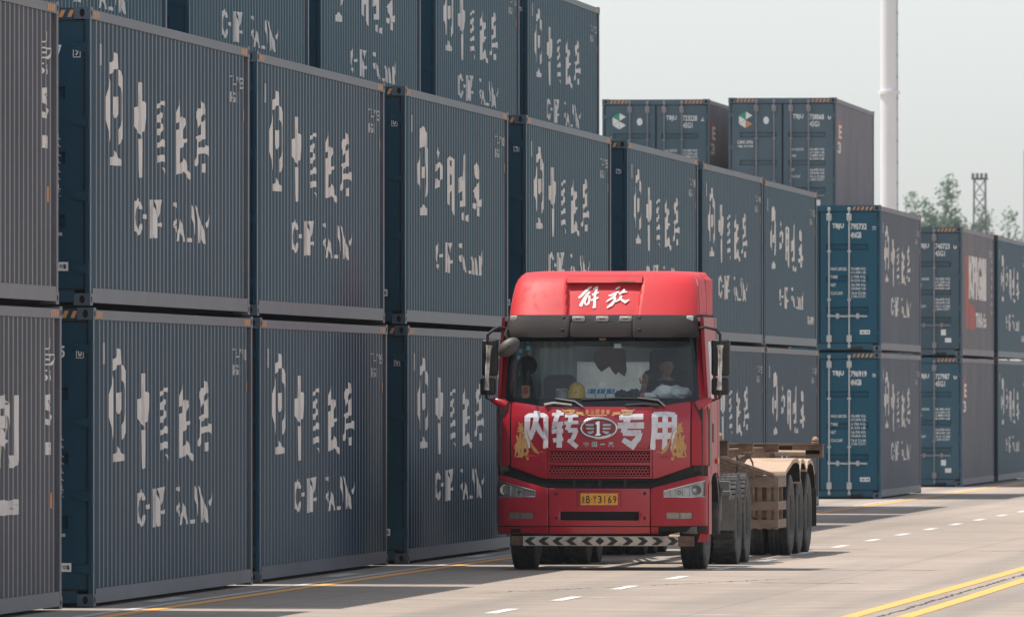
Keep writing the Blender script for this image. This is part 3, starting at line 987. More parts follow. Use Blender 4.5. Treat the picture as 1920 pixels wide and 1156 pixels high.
# front row, upper and lower tier
F = [
 # dx, T, side phase up/low, numbers up/low (num, chk), dust up/low, labels up/low
 (.12, 90.55, ('c0', 't'), ('c0', 'b'), None, None, .62, .50,
  'mauve-grey container cut off by the left edge of the photo, upper one',
  'mauve-grey container cut off by the left edge, on the ground, lettering ending in es'),
 (-.009, 103.96, ('rail', 0), ('rail', .0), ('793317', '9'), ('796165', '0'), .46, .42,
  'upper blue container with a boxed 9 on its dark door end',
  'blue container on the ground whose door end shows 65 and a boxed 0'),
 (.081, 117.48, ('rail', 0), ('rail', .0), ('791385', '2'), ('795608', '1'), .40, .38,
  'upper blue container right behind the boxed 9 one, its door end nearly hidden',
  'lower blue container with nearly hidden door end, second whole one from the left'),
 (-.015, 131.01, ('rail', .139), ('rail', .0), ('792071', '0'), ('794415', '0'), .34, .40,
  'upper blue container with a boxed 0 on its door end',
  'lower blue container with boxed 0, partly behind the truck left mirror'),
 (-.10, 144.7, ('rail', .02), ('rail', .0), ('794318', '4'), ('793650', '1'), .27, .36,
  'upper blue container with boxed 4 on its door end, above the truck roof left half',
  'lower blue container hidden behind the red cab, fourth whole one from the left'),
 (-.114, 159.3, ('rail', .0), ('rail', .0), ('798841', '4'), ('791194', '3'), .36, .36,
  'upper blue container with boxed 4 above the truck roof right corner',
  'lower blue container hidden behind the red cab, fifth whole one from the left'),
 (.033, 174.04, ('rail', .02), ('rail', .0), ('794406', '5'), ('790328', '8'), .40, .36,
  'upper blue-grey container directly above the truck right mirror',
  'lower blue-grey container between the truck right mirror and the trailer bed'),
 (.145, 187.95, ('rail', .139, '集装箱'), ('rail', .139), ('792239', '6'), ('797702', '7'), .33, .34,
  'upper container with small extra lettering at its lower right, left of teal doors',
  'lower container above the trailer rusty rear, left of the teal doors'),
]
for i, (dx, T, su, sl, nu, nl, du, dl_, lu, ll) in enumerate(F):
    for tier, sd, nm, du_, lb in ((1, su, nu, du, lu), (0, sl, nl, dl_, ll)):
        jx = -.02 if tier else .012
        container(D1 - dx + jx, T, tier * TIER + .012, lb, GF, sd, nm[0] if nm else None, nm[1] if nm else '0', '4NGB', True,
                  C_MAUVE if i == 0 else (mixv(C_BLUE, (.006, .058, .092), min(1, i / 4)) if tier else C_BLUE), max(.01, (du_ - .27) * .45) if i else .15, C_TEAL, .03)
# beyond the gap: teal doors facing the camera
for tier, num, chk, lb in ((1, '795732', '4', 'container with teal doors and white bars marked 795732, upper of two'), (0, '796919', '8', 'container with teal doors and white bars marked 796919, on the ground')):
    container(D1 + .06, 214.05, tier * TIER + .012, lb, GF, ('rail', .03), num, chk, '4NGB', True, (.016, .050, .082), .20, (.006, .076, .126), .02)
container(D1 - .06, 242.2, TIER + .012, 'container marked 740723 with red and white block lettering on its mauve side', GF, ('logo',), '740723', '0', '45G1', False, (.06, .05, .056), .62, (.028, .080, .110), .16, 'paint')
container(D1 - .06, 242.2, .012, 'grey-sided container marked 727987 on the ground, under the red and white lettered one', GF, ('rem',), '727987', '0', '45G1', False, (.03, .05, .068), .42, (.016, .085, .125), .12, 'paint')
container(D1 + .026, 254.5, TIER + .012, 'blue railway container cut off by the right edge of the photo, upper tier', GF, ('rail', .139, '集装箱'), '791546', '2', '4NGB', True, (.008, .070, .105), .05)
container(D1 + .026, 254.5, .012, 'blue railway container cut off by the right edge of the photo, on the ground', GF, ('rail', .139), '792087', '5', '4NGB', True, (.010, .066, .10), .07)
# second row: third tier in view, the tiers under it carry it
D2 = -17.72
B = [(118.2, ('rail', .0), 'third-tier container at the very top left, cut off by the top of the photo'),
     (132.4, ('rail', .0), 'third-tier blue container, second from the left along the top edge'),
     (145.9, ('rail', .139), 'third-tier blue container, third from the left along the top edge'),
     (160.1, ('rail', .02), 'third-tier blue container, fourth from the left along the top edge'),
     (173.6, ('rail', .0), 'third-tier blue container ending the tall back row against the sky')]
for k, (T, sd, lb) in enumerate(B):
    container(D2, T, 2 * TIER + .012, lb, GB, sd, '79%04d' % (1200 + 717 * k), str(k), '4NGB', True, (.006, .062, .095), .015, C_TEAL, .03)
for T in [b[0] for b in B] + [242.5]:
    for tier in (0, 1):
        container(D2, T, tier * TIER + .012, 'plain dark container of the row behind, hidden by the front row', 'hidden containers carrying the third tier', None, hidden=True)
container(-17.78, 242.5, 2 * TIER + .012, 'third-tier container with doors marked 738068, beside the white mast', GB, ('rem',), '738068', '0', '45G1', False, (.075, .06, .066), .8, (.036, .095, .130), .20, 'paint')
D3 = -20.73
container(D3, 243.5, 2 * TIER + .012, 'third-tier container with doors marked 723228', GB, ('rem',), '723228', '2', '45G1', False, (.06, .052, .06), .7, (.034, .098, .132), .18, 'paint')
for tier in (0, 1):
    container(D3, 243.5, tier * TIER + .012, 'plain dark container of the row behind, hidden by the front row', 'hidden containers carrying the third tier', None, hidden=True)
# ------------------------------------------------------------------ tractor truck
def red_paint(name, col, faded, dusty):
    m, nt, b = mat(name)
    f = noise(nt, 3, 5, .6)
    c = mixc(nt, f, tuple(x * .86 for x in col), tuple(x * 1.12 for x in col))
    g = ramp(nt, noise(nt, 2.2, 7, .72, stretch=(1, 1, .5)), .50, .78)
    c = mixc(nt, mathn(nt, 'MULTIPLY', g, dusty), c, (.30, .12, .12))
    sp = ramp(nt, noise(nt, 26, 5, .75), .70, .76)
    c = mixc(nt, mathn(nt, 'MULTIPLY', sp, .35), c, (.10, .03, .03))
    nt.links.new(c, b.inputs['Base Color'])
    nt.links.new(mathn(nt, 'ADD', mathn(nt, 'MULTIPLY', g, .3), .28 + faded, True), b.inputs['Roughness'])
    b.inputs['Coat Weight'].default_value = .5 if faded < .05 else 0
    b.inputs['Specular IOR Level'].default_value = .5 if faded < .05 else .3
    b.inputs['Coat Roughness'].default_value = .10
    bump(nt, b, noise(nt, 1.6, 3), .06, .02)
    return m
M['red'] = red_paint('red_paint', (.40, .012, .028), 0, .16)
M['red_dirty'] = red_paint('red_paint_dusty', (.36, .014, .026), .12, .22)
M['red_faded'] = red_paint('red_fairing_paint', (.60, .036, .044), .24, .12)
M['visor'] = simple('visor_plastic', (.021, .0155, .0155), .7, var=.2, scale=4, spec=.25)
M['frit'] = simple('windscreen_border', (.006, .010, .013), .15, var=.1)
M['chrome'] = simple('chrome', (.62, .63, .64), .16, 1.0, var=.1)
M['steel_dull'] = simple('dull_steel', (.30, .29, .28), .45, .6, var=.25, scale=12, dirt=(.16, .12, .09), dirt_amt=.4)
M['rust'] = simple('rusty_steel', (.16, .095, .062), .8, var=.4, scale=9, dirt=(.065, .04, .03), dirt_amt=.6, bmp=.4)
M['chassis'] = simple('chassis_black', (.020, .019, .018), .65, var=.4, scale=8, dirt=(.09, .075, .06), dirt_amt=.55)
M['grey_panel'] = simple('grey_panel', (.17, .165, .16), .6, var=.2, scale=8, dirt=(.1, .085, .07), dirt_amt=.4)
M['decal_white'] = simple('painted_letters_white', (.74, .74, .78), .5, var=.12, scale=16, dirt=(.45, .20, .22), dirt_amt=.34)
M['white'] = simple('white_paint', (.78, .78, .76), .5, var=.06)
M['gold'] = simple('gold_sticker', (.55, .30, .10), .5, var=.25, scale=30)
M['plate_yellow'] = simple('plate_yellow', (.78, .36, .035), .4, var=.08, scale=20, dirt=(.5, .28, .1), dirt_amt=.3)
M['lampshell'] = simple('lamp_reflector', (.62, .60, .55), .3, .35, var=.25, scale=25, stretch=(3, 1, .2))
M['lamp_white'] = simple('lamp_body_white', (.66, .63, .58), .4, var=.12, scale=14)
M['fog_glass'] = simple('fog_lamp_glass', (.46, .40, .32), .3, .2, var=.3, scale=30)
M['amber'] = simple('amber_lens', (.70, .13, .02), .25)
M['dashgrey'] = simple('dashboard_grey', (.24, .235, .225), .7, var=.15)
M['seat'] = simple('seat_cloth', (.050, .036, .038), .9, var=.3, scale=20)
M['black_cloth'] = simple('black_cloth', (.014, .015, .018), .9, var=.3, scale=18)
M['lining'] = simple('cab_lining', (.46, .52, .54), .85, var=.25, scale=3)
M['wrap'] = simple('white_wrap_cloth', (.74, .70, .63), .8, var=.15, scale=14, dirt=(.11, .085, .07), dirt_amt=.55)
M['sticker_teal'] = simple('teal_sticker', (.02, .25, .33), .5, var=.2, scale=30)
M['blind_mirror'] = simple('mirror_back_beige', (.065, .058, .052), .55, var=.15)

def glass(name, tint, refl, dusty, dustcol=(.5, .5, .48), trans=False):
    m = bpy.data.materials.new(name)
    m.use_nodes = True
    nt = m.node_tree
    nt.nodes.clear()
    out = nt.nodes.new('ShaderNodeOutputMaterial')
    tr = nt.nodes.new('ShaderNodeBsdfTransparent')
    tr.inputs[0].default_value = (*tint, 1)
    gl = nt.nodes.new('ShaderNodeBsdfGlossy')
    gl.inputs['Roughness'].default_value = .03
    gl.inputs['Color'].default_value = (1, 1, 1, 1)
    fr = nt.nodes.new('ShaderNodeFresnel')
    fr.inputs[0].default_value = refl
    df = nt.nodes.new('ShaderNodeBsdfDiffuse')
    df.inputs[0].default_value = (*dustcol, 1)
    a = nt.nodes.new('ShaderNodeMixShader')
    b = nt.nodes.new('ShaderNodeMixShader')
    if trans:
        tl = nt.nodes.new('ShaderNodeBsdfTranslucent')
        tl.inputs[0].default_value = (*dustcol, 1)
        m2 = nt.nodes.new('ShaderNodeMixShader')
        m2.inputs[0].default_value = .3
        nt.links.new(tl.outputs[0], m2.inputs[1])
        nt.links.new(df.outputs[0], m2.inputs[2])
        df = m2
    n = noise(nt, 2.2, 6, .65)
    nt.links.new(mathn(nt, 'MULTIPLY', ramp(nt, n, .1, .6), dusty), a.inputs[0])
    nt.links.new(tr.outputs[0], a.inputs[1])
    nt.links.new(df.outputs[0], a.inputs[2])
    nt.links.new(fr.outputs[0], b.inputs[0])
    nt.links.new(a.outputs[0], b.inputs[1])
    nt.links.new(gl.outputs[0], b.inputs[2])
    nt.links.new(b.outputs[0], out.inputs[0])
    return m
M['windscreen'] = glass('windscreen_glass', (.92, 1, 1), 1.48, .05, (.36, .44, .46))
M['rear_glass'] = glass('dusty_rear_glass', (.55, .56, .53), 1.35, .8, (.70, .70, .66), True)
M['side_glass'] = glass('side_glass', (.35, .45, .48), 1.6, .08)
M['lens'] = glass('lamp_lens', (.88, .90, .90), 1.45, .10, (.7, .66, .58))

def lerp_tab(tab, z):
    if z <= tab[0][0]:
        return tab[0][1]
    for (a, p), (b, q) in zip(tab[:-1], tab[1:]):
        if z <= b:
            return p + (q - p) * (z - a) / (b - a)
    return tab[-1][1]
Y0 = [(.28, .09), (.42, .05), (.50, .012), (.56, 0), (.96, 0), (1.08, .05), (1.25, .045), (1.74, .055), (1.80, .068), (1.92, .12), (2.03, .155), (2.69, .35), (2.75, .37), (3.1, .46)]
def y0(z):
    return lerp_tab(Y0, z)
def kf(u):
    a = min(abs(u) / 1.25, .99999)
    return .45 * (1 - (1 - a ** 3.2) ** (1 / 3.2))
def Tw(z):
    return 1 - .045 * max(0, z - 2.0)
def front(off=0.0, crease=False):
    def fn(u, z):
        y = y0(z) + kf(u) + off
        if crease and 1.0 < z < 2.05:
            a = abs(u)
            y += .028 * min(1, max(0, (a - .60) / .07)) - .028
        return Vector((u * Tw(z), y, z))
    return fn
IN_F = lambda p: Vector((0, 1, 0))

def gridpanel(cols, rows, fn, skip=(), skirt=.03, inward=IN_F, du=.07, dz=.09, bev=.006):
    """curved sheet over a (u, z) grid; skipped cells stay open; every free edge is returned inwards with a small round"""
    bm = bmesh.new()
    key = {}
    def V(u, z):
        k = (round(u, 5), round(z, 5))
        if k not in key:
            key[k] = bm.verts.new(fn(u, z))
        return key[k]
    R_ = [r if callable(r) else (lambda u, c=r: c) for r in rows]
    for i in range(len(cols) - 1):
        nu = max(1, int(math.ceil((cols[i + 1] - cols[i]) / du - 1e-6)))
        us = [cols[i] + (cols[i + 1] - cols[i]) * a / nu for a in range(nu + 1)]
        for j in range(len(rows) - 1):
            if (i, j) in skip:
                continue
            hm = max(R_[j + 1](u) - R_[j](u) for u in us)
            nz = max(1, int(math.ceil(hm / dz - 1e-6)))
            for a in range(nu):
                for b in range(nz):
                    q = []
                    for (uu, bb) in ((us[a], b), (us[a + 1], b), (us[a + 1], b + 1), (us[a], b + 1)):
                        z = R_[j](uu) + (R_[j + 1](uu) - R_[j](uu)) * bb / nz
                        q.append(V(uu, z))
                    if len(set(q)) == 4:
                        try:
                            bm.faces.new(q)
                        except ValueError:
                            pass
    bmesh.ops.recalc_face_normals(bm, faces=bm.faces[:])
    if skirt:
        be = [e for e in bm.edges if len(e.link_faces) == 1]
        r = bmesh.ops.extrude_edge_only(bm, edges=be)
        nv = [g_ for g_ in r['geom'] if isinstance(g_, bmesh.types.BMVert)]
        for v in nv:
            v.co += inward(v.co) * skirt
        if bev:
            bmesh.ops.bevel(bm, geom=[e for e in be if e.is_valid], offset=bev, segments=2, affect='EDGES', profile=.5, clamp_overlap=True)
        bmesh.ops.recalc_face_normals(bm, faces=bm.faces[:])
    return bm

def bm_obj(bm, name, mt, parent, smooth=True, angle=40):
    me = bpy.data.meshes.new(name)
    bm.to_mesh(me)
    bm.free()
    me.materials.append(M[mt])
    if smooth:
        me.polygons.foreach_set('use_smooth', [True] * len(me.polygons))
        me.set_sharp_from_angle(angle=R(angle))
    return link(name, me, parent)

TX, TY = -12.08, 126.6
truck = thing('tractor_truck', 'red tractor truck with white painted characters on its nose, facing the camera', 'truck', (TX, TY, 0))

# --- hood
hb = lambda u: 1.077 + .141 * max(0, (abs(u) - .66) / .4)
ht = lambda u: 1.923 + .075 * max(0, (abs(u) - .60) / .46)
hood = bm_obj(gridpanel([-1.06, -.625, .625, 1.06], [hb, 1.432, ht], front(0, True), {(1, 0)}), 'hood_panel', 'red', truck)
FH = front(-.0035, True)
def on_hood(k):
    return lambda u, z: FH(u, z) + Vector((0, -.0006 * k, 0))
BU = [-1.1 + .05 * i for i in range(45)]
BZ = [1.0 + .05 * i for i in range(22)]
def put_hood(mb, polys, k=0, mi=0):
    put(mb, split(split(polys, 0, BU), 1, BZ), on_hood(k), mi)
def H7(cx, cy):
    return ((960 + cx / 5.647 - 1125.7) / 160.0, 2.06 + (740.2 - (750 + cy / 5.647)) / 159.3)
def st(*pts):
    """stroke in traced coordinates -> hood (u, z)"""
    return brush([(*H7(p[0], p[1]), p[2] / 5.647 / 160.0) for p in pts])
CHARS = [
 # nei
 [st((258, 112, 32), (258, 190, 32)), st((150, 178, 26), (175, 160, 24), (330, 158, 26), (365, 180, 28)), st((160, 165, 32), (155, 330, 30), (160, 505, 30)), st((360, 170, 28), (362, 340, 28), (358, 500, 28)),
  st((258, 170, 30), (240, 270, 28), (190, 400, 26), (175, 430, 12)), st((258, 250, 26), (290, 320, 26), (345, 410, 16)), st((330, 490, 18), (362, 490, 20))],
 # zhuan
 [st((425, 150, 16), (550, 140, 18)), st((500, 105, 26), (470, 200, 26), (440, 300, 18)), st((430, 255, 20), (548, 245, 22)), st((505, 230, 30), (508, 370, 28), (506, 500, 30)), st((425, 330, 24), (548, 320, 24)), st((440, 425, 24), (548, 405, 22)),
  st((565, 165, 16), (708, 158, 18)), st((560, 240, 18), (710, 232, 18)), st((640, 110, 24), (620, 230, 26), (590, 315, 26)), st((600, 315, 24), (700, 318, 26)), st((690, 310, 24), (660, 390, 24), (625, 440, 18)), st((600, 420, 20), (650, 455, 24), (700, 495, 22))],
 # zhuan (expert)
 [st((1145, 178, 30), (1402, 172, 32)), st((1130, 268, 32), (1410, 264, 34)), st((1255, 110, 34), (1225, 230, 34), (1190, 345, 30)), st((1185, 345, 30), (1380, 345, 32)), st((1365, 340, 32), (1350, 400, 32), (1285, 470, 34)), st((1185, 415, 26), (1250, 455, 32), (1315, 500, 32))],
 # yong
 [st((1525, 140, 34), (1520, 330, 30), (1500, 520, 26)), st((1510, 150, 26), (1640, 145, 28), (1735, 155, 26)), st((1728, 150, 28), (1730, 340, 28), (1725, 510, 28)), st((1530, 262, 30), (1730, 258, 30)), st((1525, 378, 34), (1730, 372, 34)), st((1632, 150, 30), (1632, 340, 28), (1625, 525, 28)), st((1690, 505, 22), (1728, 505, 22))]]
mb = MB()
for ch in CHARS:
    for k, s_ in enumerate(ch):
        put_hood(mb, s_, k)
mb.build('painted_characters', 'decal_white', hood, fix=False)
# maker's badge: oval ring, figure one and wings
mb = MB()
cx, cz = H7(925, 293)
rx, rz = 205 / 5.647 / 160, 120 / 5.647 / 160
pts = []
nn = 48
ringv = []
for k in range(nn):
    t = 2 * math.pi * k / nn
    c_, s_ = math.cos(t), math.sin(t)
    for j in range(8):
        a = 2 * math.pi * j / 8
        r1 = 1 - (.075 - .075 * math.cos(a))
        p = FH(cx + rx * r1 * c_, cz + rz * (1 - 1.7 * (1 - r1)) * s_)
        ringv.append(p + Vector((0, -.008 - .012 * math.sin(a), 0)))
mb.add(ringv, [(k * 8 + j, k * 8 + (j + 1) % 8, ((k + 1) % nn) * 8 + (j + 1) % 8, ((k + 1) % nn) * 8 + j) for k in range(nn) for j in range(8)])
def raised(polyc, h=.014):
    f = [H7(*p) for p in polyc]
    a = [FH(*p) for p in f]
    n = len(a)
    c0 = sum((Vector((p.x, 0, p.z)) for p in a), Vector()) / n
    top = [Vector((c0.x + (p.x - c0.x) * .86, p.y - h, c0.z + (p.z - c0.z) * .9)) for p in a]
    mb.add(a + top, [tuple(range(n, 2 * n))] + [(i, (i + 1) % n, n + (i + 1) % n, n + i) for i in range(n)])
raised([(905, 215), (942, 208), (942, 362), (958, 362), (955, 380), (892, 380), (892, 364), (908, 360), (908, 245), (892, 248), (890, 236)], .022)
for sgn in (1, -1):
    X = lambda x: 925 + sgn * (x - 925)
    raised([(X(772), 248), (X(886), 248), (X(886), 272), (X(790), 272)])
    raised([(X(780), 286), (X(886), 286), (X(886), 310), (X(800), 310)])
    raised([(X(800), 330), (X(850), 326), (X(884), 316), (X(880), 336), (X(850), 358), (X(815), 358)])
mb.build('maker_badge', 'chrome', hood, smooth=True, angle=50)
mb = MB()
for ch, x in (('中', 765), ('国', 855), ('一', 942), ('汽', 1030)):
    a, b = H7(x, 492)
    c, d = H7(x + 56, 436)
    if ch == '一':
        a, b = H7(x, 470); c, d = H7(x + 52, 458)
    put(mb, fit(ch, a, c, b, d, .02), lambda u, z: FH(u, z) + Vector((0, -.004, 0)))
mb.build('maker_lettering', 'chrome', hood, fix=False)
# gold stickers: slogan over the badge, guardian figures at the sides
mb = MB()
for i, ch in enumerate('奋斗吧青春'):
    x = 780 + i * 56
    a, b = H7(x, 150); c, d = H7(x + 42, 96)
    put(mb, fit(ch, a, c, b, d, .012), on_hood(9))
put_hood(mb, st((808, 158, 6), (1015, 158, 6)), 9)
for sg in (1, -1):
    X = lambda x: 918 + sg * (x - 918)
    put_hood(mb, st((X(680), 135, 14), (X(760), 140, 16)), 10)
    put_hood(mb, st((X(745), 155, 9), (X(775), 158, 3)), 11)
    put_hood(mb, st((X(525), 95, 3), (X(560), 112, 9), (X(610), 108, 14), (X(670), 112, 14)), 12)
    put_hood(mb, st((X(550), 130, 3), (X(600), 142, 10), (X(660), 138, 8)), 11)
FIG = [((62, 225, 2), (80, 262, 7), (70, 300, 6)), ((100, 240, 4), (92, 270, 9), (110, 300, 7)), ((55, 290, 8), (95, 300, 12), (120, 310, 8)), ((50, 330, 8), (75, 320, 10), (110, 340, 10), (130, 370, 6)),
       ((40, 370, 6), (60, 420, 10), (50, 480, 8), (35, 540, 6), (22, 600, 4)), ((85, 350, 9), (80, 420, 12), (75, 500, 12), (60, 560, 8)), ((120, 360, 7), (115, 430, 11), (110, 510, 12), (95, 580, 8)),
       ((135, 400, 6), (150, 470, 9), (165, 540, 9), (140, 590, 6)), ((45, 450, 4), (25, 480, 5), (22, 520, 4)), ((60, 560, 12), (110, 575, 16), (165, 560, 8)), ((40, 600, 6), (70, 590, 8), (110, 600, 6)),
       ((145, 570, 12), (160, 600, 12), (165, 632, 9)), ((195, 440, 4), (215, 490, 10), (250, 535, 12), (285, 568, 3)), ((150, 320, 3), (185, 420, 4), (205, 470, 4)), ((285, 545, 2), (330, 545, 3))]
for sg in (0, 1):
    for k, f in enumerate(FIG):
        put_hood(mb, st(*[((p[0] if not sg else 1872 - p[0]), p[1], p[2] * 1.45) for p in f]), 6 + k % 8)
mb.build('gold_stickers', 'gold', hood, fix=False)
# pressed accents and joint strip on the hood
mb = MB()
for sg in (-1, 1):
    a = [FH(sg * .98, 1.375), FH(sg * .80, 1.352), FH(sg * .70, 1.335), FH(sg * .70, 1.325), FH(sg * .82, 1.325), FH(sg * .98, 1.350)]
    tp = [p + Vector((0, -.010, 0)) if 0 < i < 5 else p for i, p in enumerate(a)]
    mb.add(a + [a[1] + Vector((0, -.014, -.004)), a[4] + Vector((0, -.014, .004))], [(0, 1, 6), (1, 2, 6), (6, 2, 3, 7), (4, 7, 3), (5, 7, 4), (0, 6, 7, 5)])
mb.build('pressed_crease', 'red', hood)

# --- honeycomb grille
gr = MB()
FG = front(.012, True)
def hexcell(u, z, r, hole):
    o = [(u + r * math.sin(R(60 * k)), z + r * math.cos(R(60 * k))) for k in range(6)]
    i = [(u + hole * math.sin(R(60 * k)), z + hole * math.cos(R(60 * k))) for k in range(6)]
    a = [FG(*p) for p in o]
    b = [FG(*p) + Vector((0, .004, 0)) for p in i]
    c = [p + Vector((0, .03, 0)) for p in b]
    gr.add(a + b + c, [(k, (k + 1) % 6, 6 + (k + 1) % 6, 6 + k) for k in range(6)] + [(6 + k, 6 + (k + 1) % 6, 12 + (k + 1) % 6, 12 + k) for k in range(6)])
r = .0225
for z0, z1 in ((1.100, 1.232), (1.272, 1.404)):
    j = 0
    z = z0
    while z < z1:
        u = -.585 + (r * .866 if j % 2 else 0)
        while u < .59:
            hexcell(u, z, r, r * .70)
            u += 2 * r * .866
        z += 1.5 * r
        j += 1
grille = gr.build('grille', 'red', truck, fix=False)
gf = MB()
bm = gridpanel([-.618, -.595, .595, .618], [1.082, 1.100, 1.235, 1.268, 1.405, 1.428], front(.008, True), {(1, 1), (1, 3)}, skirt=.04, bev=.004)
bm_obj(bm, 'grille_frame', 'red', grille)
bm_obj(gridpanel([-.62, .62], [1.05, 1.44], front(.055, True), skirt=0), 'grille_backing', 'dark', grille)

# --- dark gap band and slot behind bumper
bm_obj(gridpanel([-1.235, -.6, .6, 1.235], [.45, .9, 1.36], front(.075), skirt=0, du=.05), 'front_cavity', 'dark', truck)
gb = MB()
for u in (-.3, 0, .3):
    p = front(.05)(u, 1.02)
    gb.box(u - .02, u + .02, p.y - .01, p.y + .05, .965, 1.075)
gb.build('intake_slats', 'black', truck)
# --- bumper
bump_c = bm_obj(gridpanel([-.595, -.462, .465, .595], [.522, .588, .692, .962], front(0), {(1, 1)}, skirt=.05, bev=.010), 'bumper', 'red', truck)
bm_obj(gridpanel([-.595, .595], [.428, .512], front(.004), skirt=.04, bev=.008), 'lower_lip', 'red', bump_c)
r5 = lambda u: .962 + .165 * max(0, (abs(u) - .605)) / .6 if abs(u) < 1.16 else .962 + .165 * .555 / .6 - (abs(u) - 1.16) * .1
r4 = lambda u: .937 + (min(abs(u), 1.225) - .757) * .258
CC = [.605, .757, .785, 1.09, 1.155, 1.225, 1.246]
def corner(sg):
    cols = sorted(sg * c for c in CC)
    n = len(cols) - 1
    idx = lambda i: i if sg > 0 else n - 1 - i
    skip = {(idx(i), 3) for i in (1, 2, 3, 4)} | {(idx(2), 1)}
    c = bm_obj(gridpanel(cols, [.522, .605, .682, .860, r4, r5], front(0), skip, skirt=.06, bev=.009, du=.035), 'bumper_corner', 'red' if sg < 0 else 'red_dirty', truck)
    return c
for sg in (-1, 1):
    bc = corner(sg)
    cols = sorted(sg * c for c in (.757, 1.09, 1.225))
    # headlight
    hl = thing('headlight', None, None); hl.parent = truck
    shell = gridpanel(cols, [.860, r4], front(.050), skirt=0, du=.03, dz=.03)
    bpy.data.objects.remove(hl)
    hl = bm_obj(shell, 'headlight', 'lampshell', truck)
    hm = MB()
    F5 = front(.03)
    for u0 in (.83, .90, .985, 1.06):
        hm.tube([F5(sg * u0, .865), F5(sg * u0, r4(u0) - .005)], .006, 6)
    for u0, z0_, r_ in ((.945, .918, .030),):
        p = front(.048)(sg * u0, z0_)
        hm.lathe([(0, .004), (-.004, r_ * .5), (-.02, r_)], p, 'y', 16)
    for e in (.862, None):
        pts = [front(.006)(sg * (.757 + (1.222 - .757) * t / 12), (.864 if e else r4(.757 + (1.222 - .757) * t / 12) - .004)) for t in range(13)]
        hm.tube(pts, .007, 6)
    hm.tube([front(.006)(sg * .762, .864), front(.006)(sg * .762, r4(.757) - .004)], .008, 6)
    hm.build('lamp_trim', 'chrome', hl, smooth=True)
    p = front(.045)(sg * 1.135, .945)
    im = MB()
    im.lathe([(0, .004), (-.006, .03), (-.028, .052), (-.034, .056), (-.030, .060)], p, 'y', 24)
    im.build('indicator_bowl', 'steel_dull' if sg > 0 else 'lampshell', hl, smooth=True)
    bm_obj(gridpanel(cols, [.862, r4], front(.012), skirt=0, du=.03), 'lens', 'lens', hl)
    # fog lamp
    cols2 = sorted((sg * .788, sg * .945, sg * 1.087))
    fl = bm_obj(gridpanel(cols2, [.607, .680], front(.035), skirt=0), 'fog_lamp', 'fog_glass', truck)
    fm = MB()
    fm.tube([front(.02)(sg * .945, .610), front(.02)(sg * .945, .678)], .006, 6)
    fm.build('divider', 'grey_panel', fl)
    bm_obj(gridpanel(cols2, [.607, .680], front(.012), skirt=0), 'lens', 'lens', fl)
    if sg < 0:
        bm_obj(gridpanel([-1.225, -1.15, -1.06, -.605], [.43, .512], front(.012), skirt=.04, bev=.008), 'lower_lip', 'red_dirty', bc)
        bm_obj(gridpanel([-1.06, -.94], [.44, .49], front(.008), skirt=.0), 'broken_gap', 'dark', bc)
    else:
        bm_obj(gridpanel([.605, .69], [.43, .512], front(.008), skirt=.04, bev=.008), 'lower_lip', 'red_dirty', bc)
        x = MB()
        x.rbox(.96, 1.13, .20, .40, .43, .52, .012)
        x.build('bumper_bracket', 'grey_panel', truck)
        x = MB()
        x.prism([(1.13, .34, .33), (1.25, .50, .33), (1.25, .50, .42), (1.16, .36, .43)], (0, 0, 0), (0, .05, 0))
        x.build('fender_corner', 'red_dirty', truck)
# tow eyes and bolts on the bumper
x = MB()
for u, z in ((-.51, .90), (.535, .905), (-.51, .615), (.535, .615), (.46, .915), (-.235, .915)):
    p = front(-.001)(u, z)
    x.lathe([(-.006, .004), (-.006, .017 if abs(u) > .5 else .008), (0, .02 if abs(u) > .5 else .009)], p, 'y', 12)
x.build('bumper_bolts', 'black', bump_c)
x = MB()
p = front(-.0025)(0, .83)
for u0, u1, z0_, z1_ in ((-.265, -.26, .74, .93), (.255, .26, .74, .93), (-.265, .26, .93, .935)):
    x.box(u0, u1, -.0025, .002, z0_, z1_)
x.build('plate_recess_line', 'black', bump_c)
# number plate
pl = MB()
pl.rbox(-.222, .218, -.016, -.004, .768, .906, .004, 0, 1)
plate = pl.build('number_plate', 'plate_yellow', truck)
x = MB()
f = lambda u, z: (u, -.0175, z)
PX = lambda c: -.222 + (c - 440) / (1470 - 440) * .44
PZ = lambda c: .906 - (c - 360) / (685 - 360) * .138
put(x, fit('渝', PX(470), PX(562), PZ(635), PZ(430), .008), f)
for ch, a, b in (('B', 600, 708), ('Y', 795, 890), ('3', 930, 1032), ('6', 1205, 1305), ('9', 1345, 1440)):
    put(x, fit(ch, PX(a), PX(b), PZ(632), PZ(425), .012), f)
put(x, [[(PX(1105), PZ(632)), (PX(1130), PZ(632)), (PX(1130), PZ(425)), (PX(1105), PZ(425))]], f)
put(x, [circ(PX(752), PZ(525), .006)], f)
x.build('plate_lettering', 'black', plate, fix=False)
x = MB()
for a in (680, 1215):
    for b in (378, 665):
        x.lathe([(-.006, .003), (-.005, .007), (0, .009)], (PX(a), -.0162, PZ(b)), 'y', 10)
x.build('plate_bolts', 'chrome', plate)
